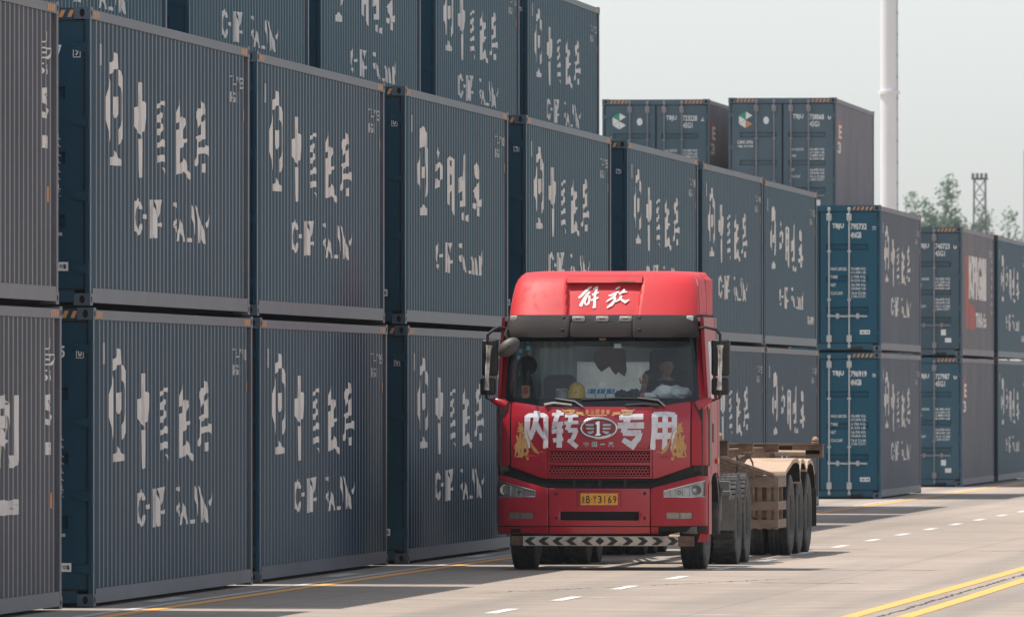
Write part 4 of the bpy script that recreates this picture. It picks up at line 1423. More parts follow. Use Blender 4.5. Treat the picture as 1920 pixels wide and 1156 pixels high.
# striped under-run bar
x = MB()
x.rbox(-.905, .93, .012, .085, .288, .402, .006, 0, 1)
bar = x.build('underrun_bar', 'lamp_white_bar', truck) if 'lamp_white_bar' in M else None
if bar is None:
    M['bar_white'] = simple('bar_paint_white', (.46, .42, .36), .7, var=.15, scale=10, dirt=(.12, .07, .05), dirt_amt=.42)
    bar = x.build('underrun_bar', 'bar_white', truck)
x = MB()
x.rbox(.932, 1.115, .018, .09, .283, .405, .006, 0, 1)
x.rbox(-1.05, -.907, .05, .10, .29, .40, .006, 0, 1)
x.build('bar_end', 'rust', bar)
x = MB()
f = lambda u, z: (u, .0105, z)
CB_ = lambda c: (930 + c / 4.571 - 1124.5) / 160.2
for c in (240, 360, 480, 600, 735):
    u = CB_(c)
    w = .062
    put(x, [[(u, .345), (u + w, .392), (u + w + .075, .392), (u + .075, .345)], [(u, .345), (u + .075, .345), (u + w + .075, .298), (u + w, .298)]], f)
for c in (1050, 1185, 1312, 1440, 1572):
    u = CB_(c)
    w = .062
    put(x, [[(u, .345), (u - .075, .345), (u - w - .075, .392), (u - w, .392)], [(u, .345), (u - w, .298), (u - w - .075, .298), (u - .075, .345)]], f)
u = CB_(893)
put(x, [[(u - .055, .345), (u, .298), (u + .055, .345), (u, .392)]], f)
x.build('chevrons', 'black', bar, fix=False)
# --- corner deflectors beside the hood
for sg in (-1, 1):
    cs = [1.075, 1.12, 1.16, 1.19, 1.213, 1.23, 1.241, 1.2475]
    cols = sorted(sg * c for c in cs)
    bm_obj(gridpanel(cols, [1.235, 2.015], front(0), skirt=.03, bev=.005), 'corner_deflector', 'red' if sg < 0 else 'red_dirty', truck)
    x = MB()
    x.tube([(sg * 1.13, .30, 1.93), (sg * 1.20, .30, 1.965), (sg * 1.25, .31, 1.99), (sg * 1.30, .32, 2.0)], [.075, .065, .045, .03], 12)
    x.build('mirror_mount', 'red', truck, smooth=True)

# --- windscreen: black border, glass
def outline(hb_, ht_, zb, zt, rb, rt, n=7, nb=22, ns=12):
    pts = []
    bot = zb if callable(zb) else (lambda u: zb)
    for i in range(nb + 1):
        u = -hb_ + rb + (2 * hb_ - 2 * rb) * i / nb
        pts.append((u, bot(u)))
    def arc(cx_, cz_, r_, a0, a1):
        for i in range(1, n):
            a = a0 + (a1 - a0) * i / n
            pts.append((cx_ + r_ * math.cos(a), cz_ + r_ * math.sin(a)))
    z_b = bot(hb_)
    arc(hb_ - rb, z_b + rb, rb, -math.pi / 2, 0)
    for i in range(ns + 1):
        t = i / ns
        pts.append((hb_ + (ht_ - hb_) * t, z_b + rb + (zt - rt - z_b - rb) * t))
    arc(ht_ - rt, zt - rt, rt, 0, math.pi / 2)
    for i in range(nb + 1):
        pts.append((ht_ - rt - (2 * ht_ - 2 * rt) * i / nb, zt))
    arc(-ht_ + rt, zt - rt, rt, math.pi / 2, math.pi)
    for i in range(ns + 1):
        t = 1 - i / ns
        pts.append((-(hb_ + (ht_ - hb_) * t), z_b + rb + (zt - rt - z_b - rb) * t))
    arc(-hb_ + rb, z_b + rb, rb, math.pi, 1.5 * math.pi)
    return pts
wb = lambda u: ht(u) - .006 if abs(u) < 1.0 else ht(1.0) - .006
inn = outline(1.10, 1.075, 2.022, 2.692, .11, .05)
out_ = outline(1.155, 1.135, wb, 2.76, .03, .03)
x = MB()
nr = 4
FW = front(-.004)
vs = []
for a, b in zip(out_, inn):
    for j in range(nr + 1):
        t = j / nr
        vs.append(FW(a[0] + (b[0] - a[0]) * t, a[1] + (b[1] - a[1]) * t))
n = len(inn)
x.add(vs, [(i * (nr + 1) + j, ((i + 1) % n) * (nr + 1) + j, ((i + 1) % n) * (nr + 1) + j + 1, i * (nr + 1) + j + 1) for i in range(n) for j in range(nr)])
ws = bm_obj(gridpanel([-1.15, 1.15], [wb, 2.755], front(0), skirt=0), 'windscreen', 'windscreen', truck)
x.build('windscreen_border', 'frit', ws, smooth=True)
# stickers on the glass
x = MB()
fs = lambda u, z: front(.006)(u, z)
for u, z, w, h in ((-1.035, 2.545, .075, .075), (-.945, 2.575, .085, .085), (-1.055, 2.47, .07, .07), (-.955, 2.665, .09, .05)):
    put(x, [[(u, z), (u + w, z), (u + w, z + h), (u, z + h)]], fs)
    for q in (.25, .55):
        put(x, [[(u + w * .2, z + h * q), (u + w * .8, z + h * q), (u + w * .75, z + h * (q + .2)), (u + w * .25, z + h * (q + .2))]], lambda a, b: front(.0045)(a, b), 1)
put(x, [[(.145, 2.615), (.235, 2.612), (.235, 2.665), (.147, 2.668)]], fs, 1)
put(x, [[(-.025, 2.162), (.06, 2.160), (.06, 2.212), (-.025, 2.212)]], fs, 1)
put(x, [[(-.035, 2.705), (.045, 2.705), (.045, 2.73), (-.035, 2.73)]], lambda a, b: front(-.0055)(a, b), 2)
x.build('glass_stickers', ['sticker_teal', 'white', 'gold'], ws, fix=False)

# --- cab shell: pillars, sides, back wall, roof
def side_fn(sg, off=0.0):
    return lambda y, z: Vector((sg * (1.25 * Tw(z) + off), y, z))
def arch(y):
    d = (y - 1.45) / .62
    return 1.02 + .12 * math.sqrt(max(0, 1 - d * d)) if abs(d) < 1 else 1.02
for sg in (-1, 1):
    cs = [1.145, 1.175, 1.2, 1.22, 1.235, 1.245, 1.2495]
    cols = sorted(sg * c for c in cs)
    bm_obj(gridpanel(cols, [2.0, 2.98], front(.01), skirt=.03, bev=.004), 'windscreen_pillar', 'red', truck)
    inw = lambda p, s=sg: Vector((-s, 0, 0))
    YC = [.42, .55, .88, 1.72, 1.80, 2.02]
    sd = bm_obj(gridpanel(YC, [arch, 2.02, 2.70, 2.98], side_fn(sg), {(2, 1)}, skirt=.04, inward=inw, bev=.006), 'side_panel', 'red_dirty', truck)
    bm_obj(gridpanel([.88, 1.72], [2.02, 2.70], side_fn(sg, -.02), skirt=0, inward=inw), 'side_window', 'side_glass', sd)
    x = MB()
    X = sg * 1.253
    for a, b, c, d in ((.80, .803, 1.12, 2.75), (1.77, 1.773, 1.12, 2.75)):
        x.box(min(X, X - sg * .004), max(X, X - sg * .004), a, b + .008, c, 1.99)
    x.build('door_seam', 'black', sd)
    x = MB()
    x.rbox(min(X, X + sg * .012), max(X, X + sg * .012), .50, .74, 1.22, 1.90, .005, 0, 1)
    x.build('grey_side_strip', 'grey_panel', sd)
    x = MB()
    x.rbox(min(X, X + sg * .006), max(X, X + sg * .006), 1.02, 1.16, 1.50, 1.72, .003, 0, 1)
    x.build('door_handle', 'black', sd)
    x = MB()
    x.rbox(min(X, X + sg * .03), max(X, X + sg * .03), 1.46, 1.58, 1.245, 1.31, .01)
    x.build('side_lamp', 'amber', sd)
    # front fender below the cab, in front of the wheel
    x = MB()
    for i in range(6):
        a0, a1 = R(95 + 14 * i), R(95 + 14 * (i + 1))
    x.prism([(sg * 1.255, .48, .42), (sg * 1.255, .86, .42), (sg * 1.255, .83, 1.0), (sg * 1.255, .62, 1.06), (sg * 1.255, .48, 1.0)], (0, 0, 0), (-sg * .22, 0, 0))
    x.build('front_fender', 'red_dirty', truck)
    x = MB()
    pr = [(1.45 + .66 * math.cos(R(a)), .54 + .62 * math.sin(R(a))) for a in range(8, 173, 11)]
    for (a, b), (c, d) in zip(pr[:-1], pr[1:]):
        x.add([(sg * 1.235, a, b), (sg * .80, a, b), (sg * .80, c, d), (sg * 1.235, c, d)], [(0, 1, 2, 3)])
        x.add([(sg * 1.235, a, b), (sg * 1.235, c, d), (sg * 1.235, 1.45 + (c - 1.45) * 1.12, .54 + (d - .54) * 1.10), (sg * 1.235, 1.45 + (a - 1.45) * 1.12, .54 + (b - .54) * 1.10)], [(0, 1, 2, 3)])
    x.build('wheel_arch', 'black', truck)
x = MB()
# back wall around its window (u -.46...62, z 1.9..2.46), outside red-grey, inside lining
for off, mi in ((0, 1), (.03, 0)):
    yb = 1.985 + off
    for a, b, c, d in ((-1.22, -.46, 1.1, 2.98), (.62, 1.22, 1.1, 2.98), (-.46, .62, 1.1, 1.9), (-.46, .62, 2.46, 2.98)):
        x.add([(a, yb, c), (b, yb, c), (b, yb, d), (a, yb, d)], [(0, 1, 2, 3)], mi)
x.build('cab_back_wall', ['red_dirty', 'lining'], truck, fix=False)
x = MB()
x.add([(-.46, 1.995, 1.9), (.62, 1.995, 1.9), (.62, 1.995, 2.46), (-.46, 1.995, 2.46)], [(0, 1, 2, 3)])
x.build('rear_window', 'rear_glass', truck, fix=False)
x = MB()
x.box(-1.19, 1.19, .46, 2.0, 2.93, 2.975)
x.build('cab_roof', 'lining', truck)
x = MB()
x.box(-1.2, 1.2, .30, 2.0, 1.10, 1.16)
x.box(-1.2, 1.2, .25, .30, 1.16, 1.95)
x.build('cab_floor', 'chassis', truck)
x = MB()
x.rbox(-1.12, 1.12, .31, .82, 1.70, 2.022, .02)
x.rbox(.35, 1.0, .74, .90, 1.80, 2.04, .05)
x.build('dashboard', 'dashgrey', truck, smooth=True)
# curtain on the left of the back window and a header shelf
x = MB()
for k in range(14):
    x.add([(-1.15 + k * .05, 1.93 + .02 * (k % 2), 1.3), (-1.10 + k * .05, 1.93 + .02 * ((k + 1) % 2), 1.3), (-1.10 + k * .05, 1.93 + .02 * ((k + 1) % 2), 2.75), (-1.15 + k * .05, 1.93 + .02 * (k % 2), 2.75)], [(0, 1, 2, 3)])
x.build('curtain', 'lining', truck, smooth=True, angle=80, fix=False)
# seats
for u, nm in ((.64, 0), (-.62, 1)):
    x = MB()
    top = 2.60 if nm == 0 else 2.30
    x.rbox(u - .27, u + .27, 1.0, 1.52, 1.50, 1.66, .05, 0, 3)
    x.rbox(u - .26, u + .26, 1.46, 1.64, 1.62, top - .24, .07, 0, 4)
    x.rbox(u - .19, u + .19, 1.49, 1.62, top - .34, top, .065, 0, 4)
    for k in range(7):
        z = top - .52 + .06 * k
        x.tube([(u - .15, 1.475 if z < top - .3 else 1.49, z), (u + .15, 1.475 if z < top - .3 else 1.49, z)], .014, 6)
    x.build('seat', 'seat', truck, smooth=True)
# steering wheel
x = MB()
for k in range(24):
    a0, a1 = 2 * math.pi * k / 24, 2 * math.pi * (k + 1) / 24
    P = lambda a: (.64 + .22 * math.cos(a), .98 - .09 * math.sin(a), 1.93 + .20 * math.sin(a))
    x.tube([P(a0), P(a1)], .014, 6, cap=False)
x.tube([(.64, .98, 1.93), (.64, .90, 1.86)], .03, 8)
x.tube([(.43, .98, 1.93), (.85, .98, 1.93)], .012, 6)
x.build('steering_wheel', 'black', truck, smooth=True)

# --- sun visor
def vis(off=0.0):
    def fn(u, z):
        t = (z - 2.735) / .27
        y = .150 + .17 * t + .6 * kf(u * 1.06) + off - .03 * math.sin(math.pi * min(1, max(0, t)))
        return Vector((u * (1 - .03 * t), y, z))
    return fn
visor = bm_obj(gridpanel([-.37, .37], [2.742, 2.918], vis(.018), skirt=.05, bev=.008), 'sun_visor', 'visor', truck)
for sg in (-1, 1):
    e = lambda z: .40 + .05 * (2.998 - z) / .26
    cols = sorted(sg * c for c in (.378, .45, .9, 1.05, 1.11, 1.15))
    bm_obj(gridpanel(cols, [2.738, 2.90, 2.998], vis(0), skirt=.06, bev=.012, du=.05), 'visor_wing', 'visor', visor)
    x = MB()
    for u, z in ((.46, 2.965), (.46, 2.825)):
        p = vis(-.001)(sg * u, z)
        x.lathe([(-.008, .004), (-.008, .010), (-.001, .020), (.004, .022)], p, 'y', 12)
    x.build('visor_bolt', 'black', visor)
    x = MB()
    p = vis(0)(sg * 1.07, 2.965)
    x.rbox(p.x - .045, p.x + .035, p.y - .02, p.y + .05, 2.93, 2.995, .012)
    x.build('marker_lamp', 'lamp_white', visor, smooth=True)
bm_obj(gridpanel([-.378, .378], [2.90, 3.0], vis(.075), skirt=0), 'lamp_recess', 'blackgloss', visor)
for u in (-.277, .005, .282):
    x = MB()
    p = vis(.07)(u, 2.955)
    x.rbox(u - .073, u + .073, p.y - .035, p.y + .01, 2.925, 2.988, .010)
    lamp = x.build('roof_lamp', 'lamp_white', visor, smooth=True)
    x = MB()
    x.rbox(u - .035, u + .035, p.y - .046, p.y - .030, 2.948, 2.978, .006, 0, 1)
    for s_ in (-1, 1):
        x.lathe([(-.004, .002), (-.003, .008), (0, .009)], (u + s_ * .055, p.y - .0355, 2.953), 'y', 8)
    x.build('lamp_lens', 'steel_dull', lamp)

# --- roof fairing
FZ = [(3.005, .345, 1.125), (3.12, .43, 1.12), (3.25, .53, 1.105), (3.36, .62, 1.085), (3.43, .70, 1.06), (3.475, .78, 1.03), (3.505, .88, .99), (3.52, 1.02, .93)]
def fair_pt(t, row, off=0.0):
    """t in -1..1 round the plan curve from the left rear corner over the nose to the right rear corner"""
    z, yf, hw = FZ[row]
    a = abs(t)
    sg = 1 if t >= 0 else -1
    if a <= .72:
        q = math.sin(a / .72 * math.pi / 2)
        u = hw * (1 - (1 - q) ** 1.15)
        y = yf + .42 * (1 - (1 - min(.99999, (u / hw)) ** 3.0) ** (1 / 3.0))
        if a > .719:
            y = yf + .42
            u = hw
    else:
        f = (a - .72) / .28
        y = (yf + .42) + (2.0 - yf - .42) * f
        u = hw + (1.165 - hw) * f * (.6 if row > 4 else 1)
    if row <= 4:
        e = .415 + .03 * (z - 3.0) / .4
        w = min(1, max(0, (e + .012 - u) / .024))
        w = w * w * (3 - 2 * w)
        y += .075 * w
    return Vector((sg * u, y + off, z))
NT = 300
x = MB()
rows_ = []
for r_ in range(len(FZ)):
    rows_.append([fair_pt(-1 + 2 * i / NT, r_) for i in range(NT + 1)])
cen = [Vector((p.x * .85, max(p.y, 1.25), 3.53)) for p in rows_[-1]]
rows_.append(cen)
vs = [p for rw in rows_ for p in rw]
x.add(vs, [(i * (NT + 1) + j, i * (NT + 1) + j + 1, (i + 1) * (NT + 1) + j + 1, (i + 1) * (NT + 1) + j) for i in range(len(rows_) - 1) for j in range(NT)])
x.add([cen[0], cen[-1], cen[NT // 2 + 20], cen[NT // 2 - 20]], [(0, 1, 2, 3)])
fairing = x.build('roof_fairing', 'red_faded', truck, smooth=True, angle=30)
x = MB()
x.prism([(-.445, .648, 3.388), (.445, .648, 3.388), (.445, .715, 3.47), (-.445, .715, 3.47)], (0, 0, 0), (0, .12, 0))
x.build('fairing_lip', 'red_faded', fairing)
x = MB()
x.add([(.12, .647, 3.390), (.37, .647, 3.390), (.36, .660, 3.407), (.18, .657, 3.404)], [(0, 1, 2, 3)])
x.build('peeled_patch', 'rust', fairing)
# black band under the fairing along the sides
x = MB()
for sg in (-1, 1):
    ps = [(sg * 1.10, .62), (sg * 1.155, .85), (sg * 1.175, 1.2), (sg * 1.18, 2.0)]
    for (a, b), (c, d) in zip(ps[:-1], ps[1:]):
        x.add([(a, b, 2.86), (c, d, 2.86), (c, d, 3.01), (a, b, 3.01)], [(0, 1, 2, 3)])
x.build('fairing_base_band', 'visor', fairing, fix=False)
# seams down the fairing humps and round its sides
x = MB()
for t_ in (-.665, .665, -.86, .86):
    pts = [fair_pt(t_, r_, 0) for r_ in range(0, 7)]
    pts = [p + Vector((.001 * (1 if p.x > 0 else -1), -.0008, 0)) for p in pts]
    x.tube(pts, .0035, 5)
x.build('fairing_seams', 'red_dirty', fairing)
# script on the fairing
def HF(cx_, cy_):
    return ((1040 + cx_ / 10.667 - 1124.5 - 7.5) / 159.4, 2.06 + (740.2 - (520 + cy_ / 10.667)) / 158.7)
def fpt(u, z):
    zz = [r_[0] for r_ in FZ]
    i = max(0, min(len(FZ) - 2, next((k for k in range(len(zz) - 1) if z <= zz[k + 1]), len(zz) - 2)))
    t = (z - zz[i]) / (zz[i + 1] - zz[i])
    yf = FZ[i][1] + (FZ[i + 1][1] - FZ[i][1]) * t
    hw = FZ[i][2]
    return Vector((u, yf + .075 + .42 * (1 - (1 - (abs(u) / hw) ** 3) ** (1 / 3)) - .006, z))
SCR = [((725, 185, 12), (680, 205, 24), (590, 290, 26), (520, 370, 28), (470, 405, 18)), ((690, 285, 18), (630, 350, 26), (580, 440, 28), (520, 575, 34)), ((640, 380, 16), (690, 370, 22), (695, 450, 22), (680, 520, 22), (645, 545, 18), (610, 520, 16), (605, 470, 14), (640, 400, 12)),
       ((755, 240, 12), (800, 205, 22), (845, 180, 16)), ((838, 185, 22), (800, 320, 24), (800, 450, 28), (808, 610, 28)), ((740, 345, 18), (800, 325, 18), (872, 295, 14)), ((730, 455, 18), (800, 430, 20), (872, 400, 16)), ((770, 580, 18), (808, 605, 22)),
       ((1205, 232, 8), (1245, 212, 20), (1290, 180, 12)), ((1075, 350, 10), (1110, 365, 20), (1180, 325, 20), (1280, 285, 14)), ((1035, 485, 8), (1100, 440, 20), (1170, 400, 24), (1230, 330, 16)), ((1215, 390, 18), (1205, 460, 28), (1150, 540, 30), (1060, 605, 14)),
       ((1390, 235, 20), (1350, 290, 22), (1285, 335, 18)), ((1290, 320, 14), (1360, 290, 20), (1440, 285, 10)), ((1340, 360, 18), (1310, 430, 24), (1220, 485, 12)), ((1300, 385, 12), (1350, 450, 24), (1420, 490, 32), (1500, 440, 8))]
x = MB()
for k, s_ in enumerate(SCR):
    put(x, brush([(*HF(p[0], p[1]), p[2] / 10.667 / 159) for p in s_]), lambda u, z, k=k: fpt(u, z) + Vector((0, -.0007 * k, 0)))
x.build('roof_script', 'white', fairing, fix=False)

# --- mirrors
for sg in (-1, 1):
    uc = 1.40 if sg > 0 else 1.335
    mc = MB()
    w = .11 if sg > 0 else .095
    px_ = sg * uc
    mc.rbox(px_ - w, px_ + w, .36, .47, 2.285, 2.715, .03, 0, 3)
    mir = mc.build('side_mirror', 'black', truck, smooth=True)
    mc = MB()
    lo = px_ - sg * 0 - (.0 if sg > 0 else .02)
    mc.rbox(lo - w, lo + w - .01, .36, .47, 2.06, 2.262, .03, 0, 3)
    mc.build('wide_angle_mirror', 'black', mir, smooth=True)
    mc = MB()
    t0 = px_ - (0 if sg > 0 else .02)
    mc.tube([(sg * 1.12, .40, 2.84), (sg * 1.22, .37, 2.86), (px_ - sg * .05, .335, 2.83), (t0, .33, 2.77), (t0, .33, 2.68), (t0 - .01, .33, 2.02), (sg * 1.30, .33, 1.995), (sg * 1.20, .36, 2.01)], .017, 8)
    mc.build('mirror_arm', 'black', mir, smooth=True)
    mc = MB()
    lean = 0 if sg > 0 else .02
    pts = [(t0 + lean, .318, 2.645), (t0 + lean * .7, .314, 2.60), (t0 + lean * .4, .316, 2.5), (t0, .314, 2.40), (t0 - .004, .316, 2.3), (t0 - .008, .314, 2.2), (t0 - .012, .316, 2.12)]
    mc.tube(pts, [.042, .030, .024, .027, .023, .028, .034], 9)
    mc.build('cloth_wrap', 'wrap', mir, smooth=True)
# forward blind-spot mirror on the left
x = MB()
x.lathe([(-.05, .01), (-.045, .05), (-.02, .10), (.0, .115), (.012, .118), (.02, .10)], (0, 0, 0), 'y', 24)
bm_ = x.build('blind_spot_mirror', 'blind_mirror', truck, smooth=True)
bm_.location = (-1.075, .06, 2.625)
bm_.scale = (1.25, 1, .82)
bm_.rotation_euler = (R(-15), R(-38), R(10))
x = MB()
x.tube([(-1.05, .08, 2.68), (-1.13, .12, 2.76), (-1.12, .30, 2.84)], .014, 8)
x.build('blind_mirror_arm', 'black', truck, smooth=True)
# --- wipers
for pts, blade, mt in ((((-.195, 1.915), (-.30, 1.985), (-.535, 2.022)), ((-.66, 1.945), (-.55, 1.965), (-.33, 1.94)), 'steel_dull'),
                       (((.765, 1.93), (.685, 2.0), (.445, 2.03)), ((-.22, 2.005), (.2, 2.025), (.72, 2.012)), 'black')):
    x = MB()
    x.tube([front(-.045)(u, z) for u, z in pts], [.014, .013, .008], 6)
    w_ = x.build('wiper', 'steel_dull', truck, smooth=True)
    x = MB()
    x.tube([front(-.03)(u, z) for u, z in blade], .011 if mt == 'black' else .020, 6)
    x.build('wiper_blade', mt, w_, smooth=True)
x = MB()
x.tube([front(-.03)(.30, 1.94), front(-.03)(.52, 1.955), front(-.03)(.70, 1.935)], .02, 6)
x.build('wiper_base', 'black', truck, smooth=True)

# --- chassis and running gear
x = MB()
for sg in (-1, 1):
    x.box(sg * .40 - .04, sg * .40 + .04, .55, 7.3, .74, 1.0)
for y in (1.0, 2.6, 3.6, 5.1, 6.45, 7.25):
    x.box(-.38, .38, y - .05, y + .05, .80, .95)
x.build('chassis_frame', 'chassis', truck)
x = MB()
x.rbox(-.42, .42, .55, 1.9, .58, 1.10, .06)
x.rbox(-.30, .30, 1.9, 2.6, .62, .98, .08)
x.build('engine_block', 'chassis', truck)
x = MB()
x.tube([(-.95, 1.45, .54), (-.5, 1.45, .42), (.5, 1.45, .42), (.95, 1.45, .54)], .07, 8)
for y in (5.1, 6.45):
    x.tube([(-.9, y, .54), (.9, y, .54)], .10, 10)
    x.lathe([(-.22, .05), (-.15, .2), (.15, .2), (.22, .05)], (0, y, .54), 'y', 16)
x.build('axles', 'chassis', truck, smooth=True)
x = MB()
x.rbox(.66, 1.14, 2.55, 3.75, .48, .98, .09)
x.build('fuel_tank', 'chassis', truck, smooth=True)
x = MB()
x.rbox(-1.2, -.66, 2.45, 3.4, .50, .98, .05)
x.build('battery_box', 'grey_panel', truck, smooth=True)
x = MB()
x.add([(1.0, 4.36, .42), (1.24, 4.36, .42), (1.24, 4.36, .80), (1.0, 4.36, .80)], [(0, 1, 2, 3)])
x.rbox(1.02, 1.18, 4.30, 4.40, .78, 1.02, .01)
x.rbox(1.10, 1.20, 4.2, 4.32, .84, .90, .01)
x.build('mudguard_bracket', 'grey_panel', truck)
x = MB()
for k in range(7):
    x.tube([(1.20 - .01 * k, 2.12 + .03 * k, 1.12 - .02 * k), (1.235, 2.2 + .04 * k, .95), (1.22, 2.18 + .05 * k, .72 + .02 * k), (1.20, 2.3, .5)], .012, 6)
x.tube([(1.18, 2.1, 1.12), (1.22, 2.1, .9), (1.22, 2.12, .40)], .022, 8)
x.rbox(1.05, 1.23, 2.05, 2.35, .40, .95, .02)
x.build('hoses', 'chassis', truck, smooth=True)
x = MB()
x.lathe([(-.5, .02), (-.5, .42), (-.46, .46), (.46, .46), (.5, .42), (.5, .02)], (0, 5.6, 1.20), 'z', 24)
fw_ = x
x = MB()
x.rbox(-.45, .45, 5.1, 6.1, 1.10, 1.22, .03)
x.build('fifth_wheel', 'chassis', truck)
x = MB()
x.tube([(.95, 2.28, 1.1), (.95, 2.28, 2.5)], .07, 10)
x.rbox(-.9, -.5, 2.1, 2.45, 1.2, 2.6, .05)
x.build('exhaust_stack', 'grey_panel', truck, smooth=True)

# --- wheels
def tyre_mesh(w, r, blocks):
    mb = MB()
    hw = w / 2
    ri = r * .54
    mb.lathe([(-hw * .70, ri), (-hw * .86, ri + .03), (-hw, ri + (r - ri) * .45), (-hw * .98, ri + (r - ri) * .75), (-hw * .90, r - .012), (-hw * .84, r)], (0, 0, 0), 'x', 56)
    mb.lathe([(hw * .70, ri), (hw * .86, ri + .03), (hw, ri + (r - ri) * .45), (hw * .98, ri + (r - ri) * .75), (hw * .90, r - .012), (hw * .84, r)], (0, 0, 0), 'x', 56)
    ribs = [(-hw * .84, r)]
    ng = 4
    for k in range(ng):
        c = -hw * .84 + (k + .5 + .0) * (2 * hw * .84) / ng
        c = -hw * .6 + k * (1.2 * hw) / (ng - 1)
        ribs += [(c - .008, r + .001), (c - .006, r - .012), (c + .006, r - .012), (c + .008, r + .001)]
    ribs.append((hw * .84, r))
    mb.lathe(ribs, (0, 0, 0), 'x', 56, 1)
    if blocks:
        nb = 44
        for k in range(nb):
            a = 2 * math.pi * k / nb
            for x0, x1 in ((-hw * .93, -hw * .45), (-hw * .38, 0 - .004), (.004, hw * .38), (hw * .45, hw * .93)):
                a0, a1 = a, a + 2 * math.pi / nb * .70
                q = []
                for rr in (r - .006, r + .012):
                    for aa in (a0, a1):
                        for xx in (x0, x1):
                            q.append((xx, rr * math.cos(aa), rr * math.sin(aa)))
                mb.add(q, [(4, 5, 7, 6), (0, 1, 5, 4), (2, 6, 7, 3), (0, 4, 6, 2), (1, 3, 7, 5)], 1)
    return mb.mesh('tyre', ['rubber', 'tread'], smooth=True, angle=30, fix=False)
def rim_mesh(w, r, outset):
    """steel disc wheel seen from outside (+x)"""
    mb = MB()
    ri = r * .55
    hw = w / 2
    mb.lathe([(hw * .80, ri), (hw * .84, ri + .012), (hw * .84, ri - .012), (hw * .5, ri - .03), (outset, ri - .05), (outset, ri * .62), (outset + .03, ri * .55), (outset + .03, .10), (outset + .10, .09), (outset + .11, .02)], (0, 0, 0), 'x', 40)
    mb.lathe([(-hw * .80, ri), (-hw * .5, ri - .03), (outset, ri - .05)], (0, 0, 0), 'x', 40)
    for k in range(10):
        a = 2 * math.pi * k / 10
        p = Vector((outset + .03, ri * .56 * math.cos(a), ri * .56 * math.sin(a)))
        mb.tube([p, p + Vector((.035, 0, 0))], .018, 6)
    return mb.mesh('rim', 'wheel_steel', smooth=True, angle=35, fix=False)
M['wheel_steel'] = simple('wheel_steel', (.085, .08, .075), .6, .2, var=.3, scale=10, dirt=(.16, .13, .10), dirt_amt=.5)
RW = .545
TYF, TYD = tyre_mesh(.30, RW, False), tyre_mesh(.29, RW, True)
RIMF, RIMD, RIMI = rim_mesh(.30, RW, .04), rim_mesh(.29, RW, -.06), rim_mesh(.29, RW, .02)
def wheel(parent, u, y, ty, rim, r=RW):
    sg = 1 if u > 0 else -1
    w = link('wheel', ty, parent, (u, y, r - .002))
    if sg < 0:
        w.rotation_euler = (0, 0, math.pi)
    q = link('rim', rim, w)
    return w
for u in (-1.01, 1.01):
    wheel(truck, u, 1.45, TYF, RIMF)
for y in (5.1, 6.45):
    for u in (.745, 1.085):
        wheel(truck, u, y, TYD, RIMD if u > 1 else RIMI)
        wheel(truck, -u, y, TYD, RIMD if u > 1 else RIMI)
# ------------------------------------------------------------------ skeletal trailer
M['tan'] = simple('dusty_tan_paint', (.40, .275, .185), .75, var=.22, scale=5, dirt=(.17, .095, .06), dirt_amt=.40, bmp=.25)
M['rust_tan'] = simple('rust_over_tan', (.25, .15, .095), .8, var=.35, scale=7, dirt=(.10, .055, .035), dirt_amt=.55, bmp=.4)
M['plank'] = simple('weathered_plank', (.26, .19, .145), .85, var=.3, scale=9, dirt=(.12, .085, .065), dirt_amt=.4, stretch=(1, 1, 3), bmp=.3)
M['pale_edge'] = simple('pale_edge_steel', (.36, .27, .21), .7, var=.3, scale=9)
M['tan_light'] = simple('pale_tan_paint', (.46, .33, .235), .75, var=.15, scale=5, dirt=(.22, .13, .085), dirt_amt=.32, bmp=.2)  # paler tan for the fenders and the round bar
TRX, TRY = -12.03, 139.0
tr = thing('skeletal_trailer', 'rusty tan skeletal container trailer, empty, coupled behind the red truck', 'trailer', (TRX, TRY, 0), R(-.55))
x = MB()
for sg in (-1, 1):
    X = sg * .45
    # I-beams: deep behind, gooseneck in front
    for y0_, y1_, z0_, z1_ in ((-3.0, 5.25, 1.02, 1.37), (-6.75, -3.0, 1.24, 1.44)):
        x.box(X - .012, X + .012, y0_, y1_, z0_ + .02, z1_ - .02)
        x.box(X - .08, X + .08, y0_, y1_, z1_ - .02, z1_)
        x.box(X - .08, X + .08, y0_, y1_, z0_, z0_ + .02)
    x.prism([(X - .05, -3.4, 1.24), (X - .05, -2.6, 1.02), (X - .05, -2.6, 1.06), (X - .05, -3.2, 1.26)], (0, 0, 0), (.1, 0, 0))
for y in (-5.5, -4.0, -2.0, -.6, .9, 2.3, 3.7):
    x.box(-.44, .44, y - .04, y + .04, 1.12, 1.30)
x.build('main_beams', 'rust_tan', tr)
x = MB()
x.box(-1.22, 1.055, -6.72, -6.50, 1.315, 1.495)
x.box(-1.23, 1.065, -6.73, -6.49, 1.488, 1.502)
x.build('front_bolster', 'rust', tr)
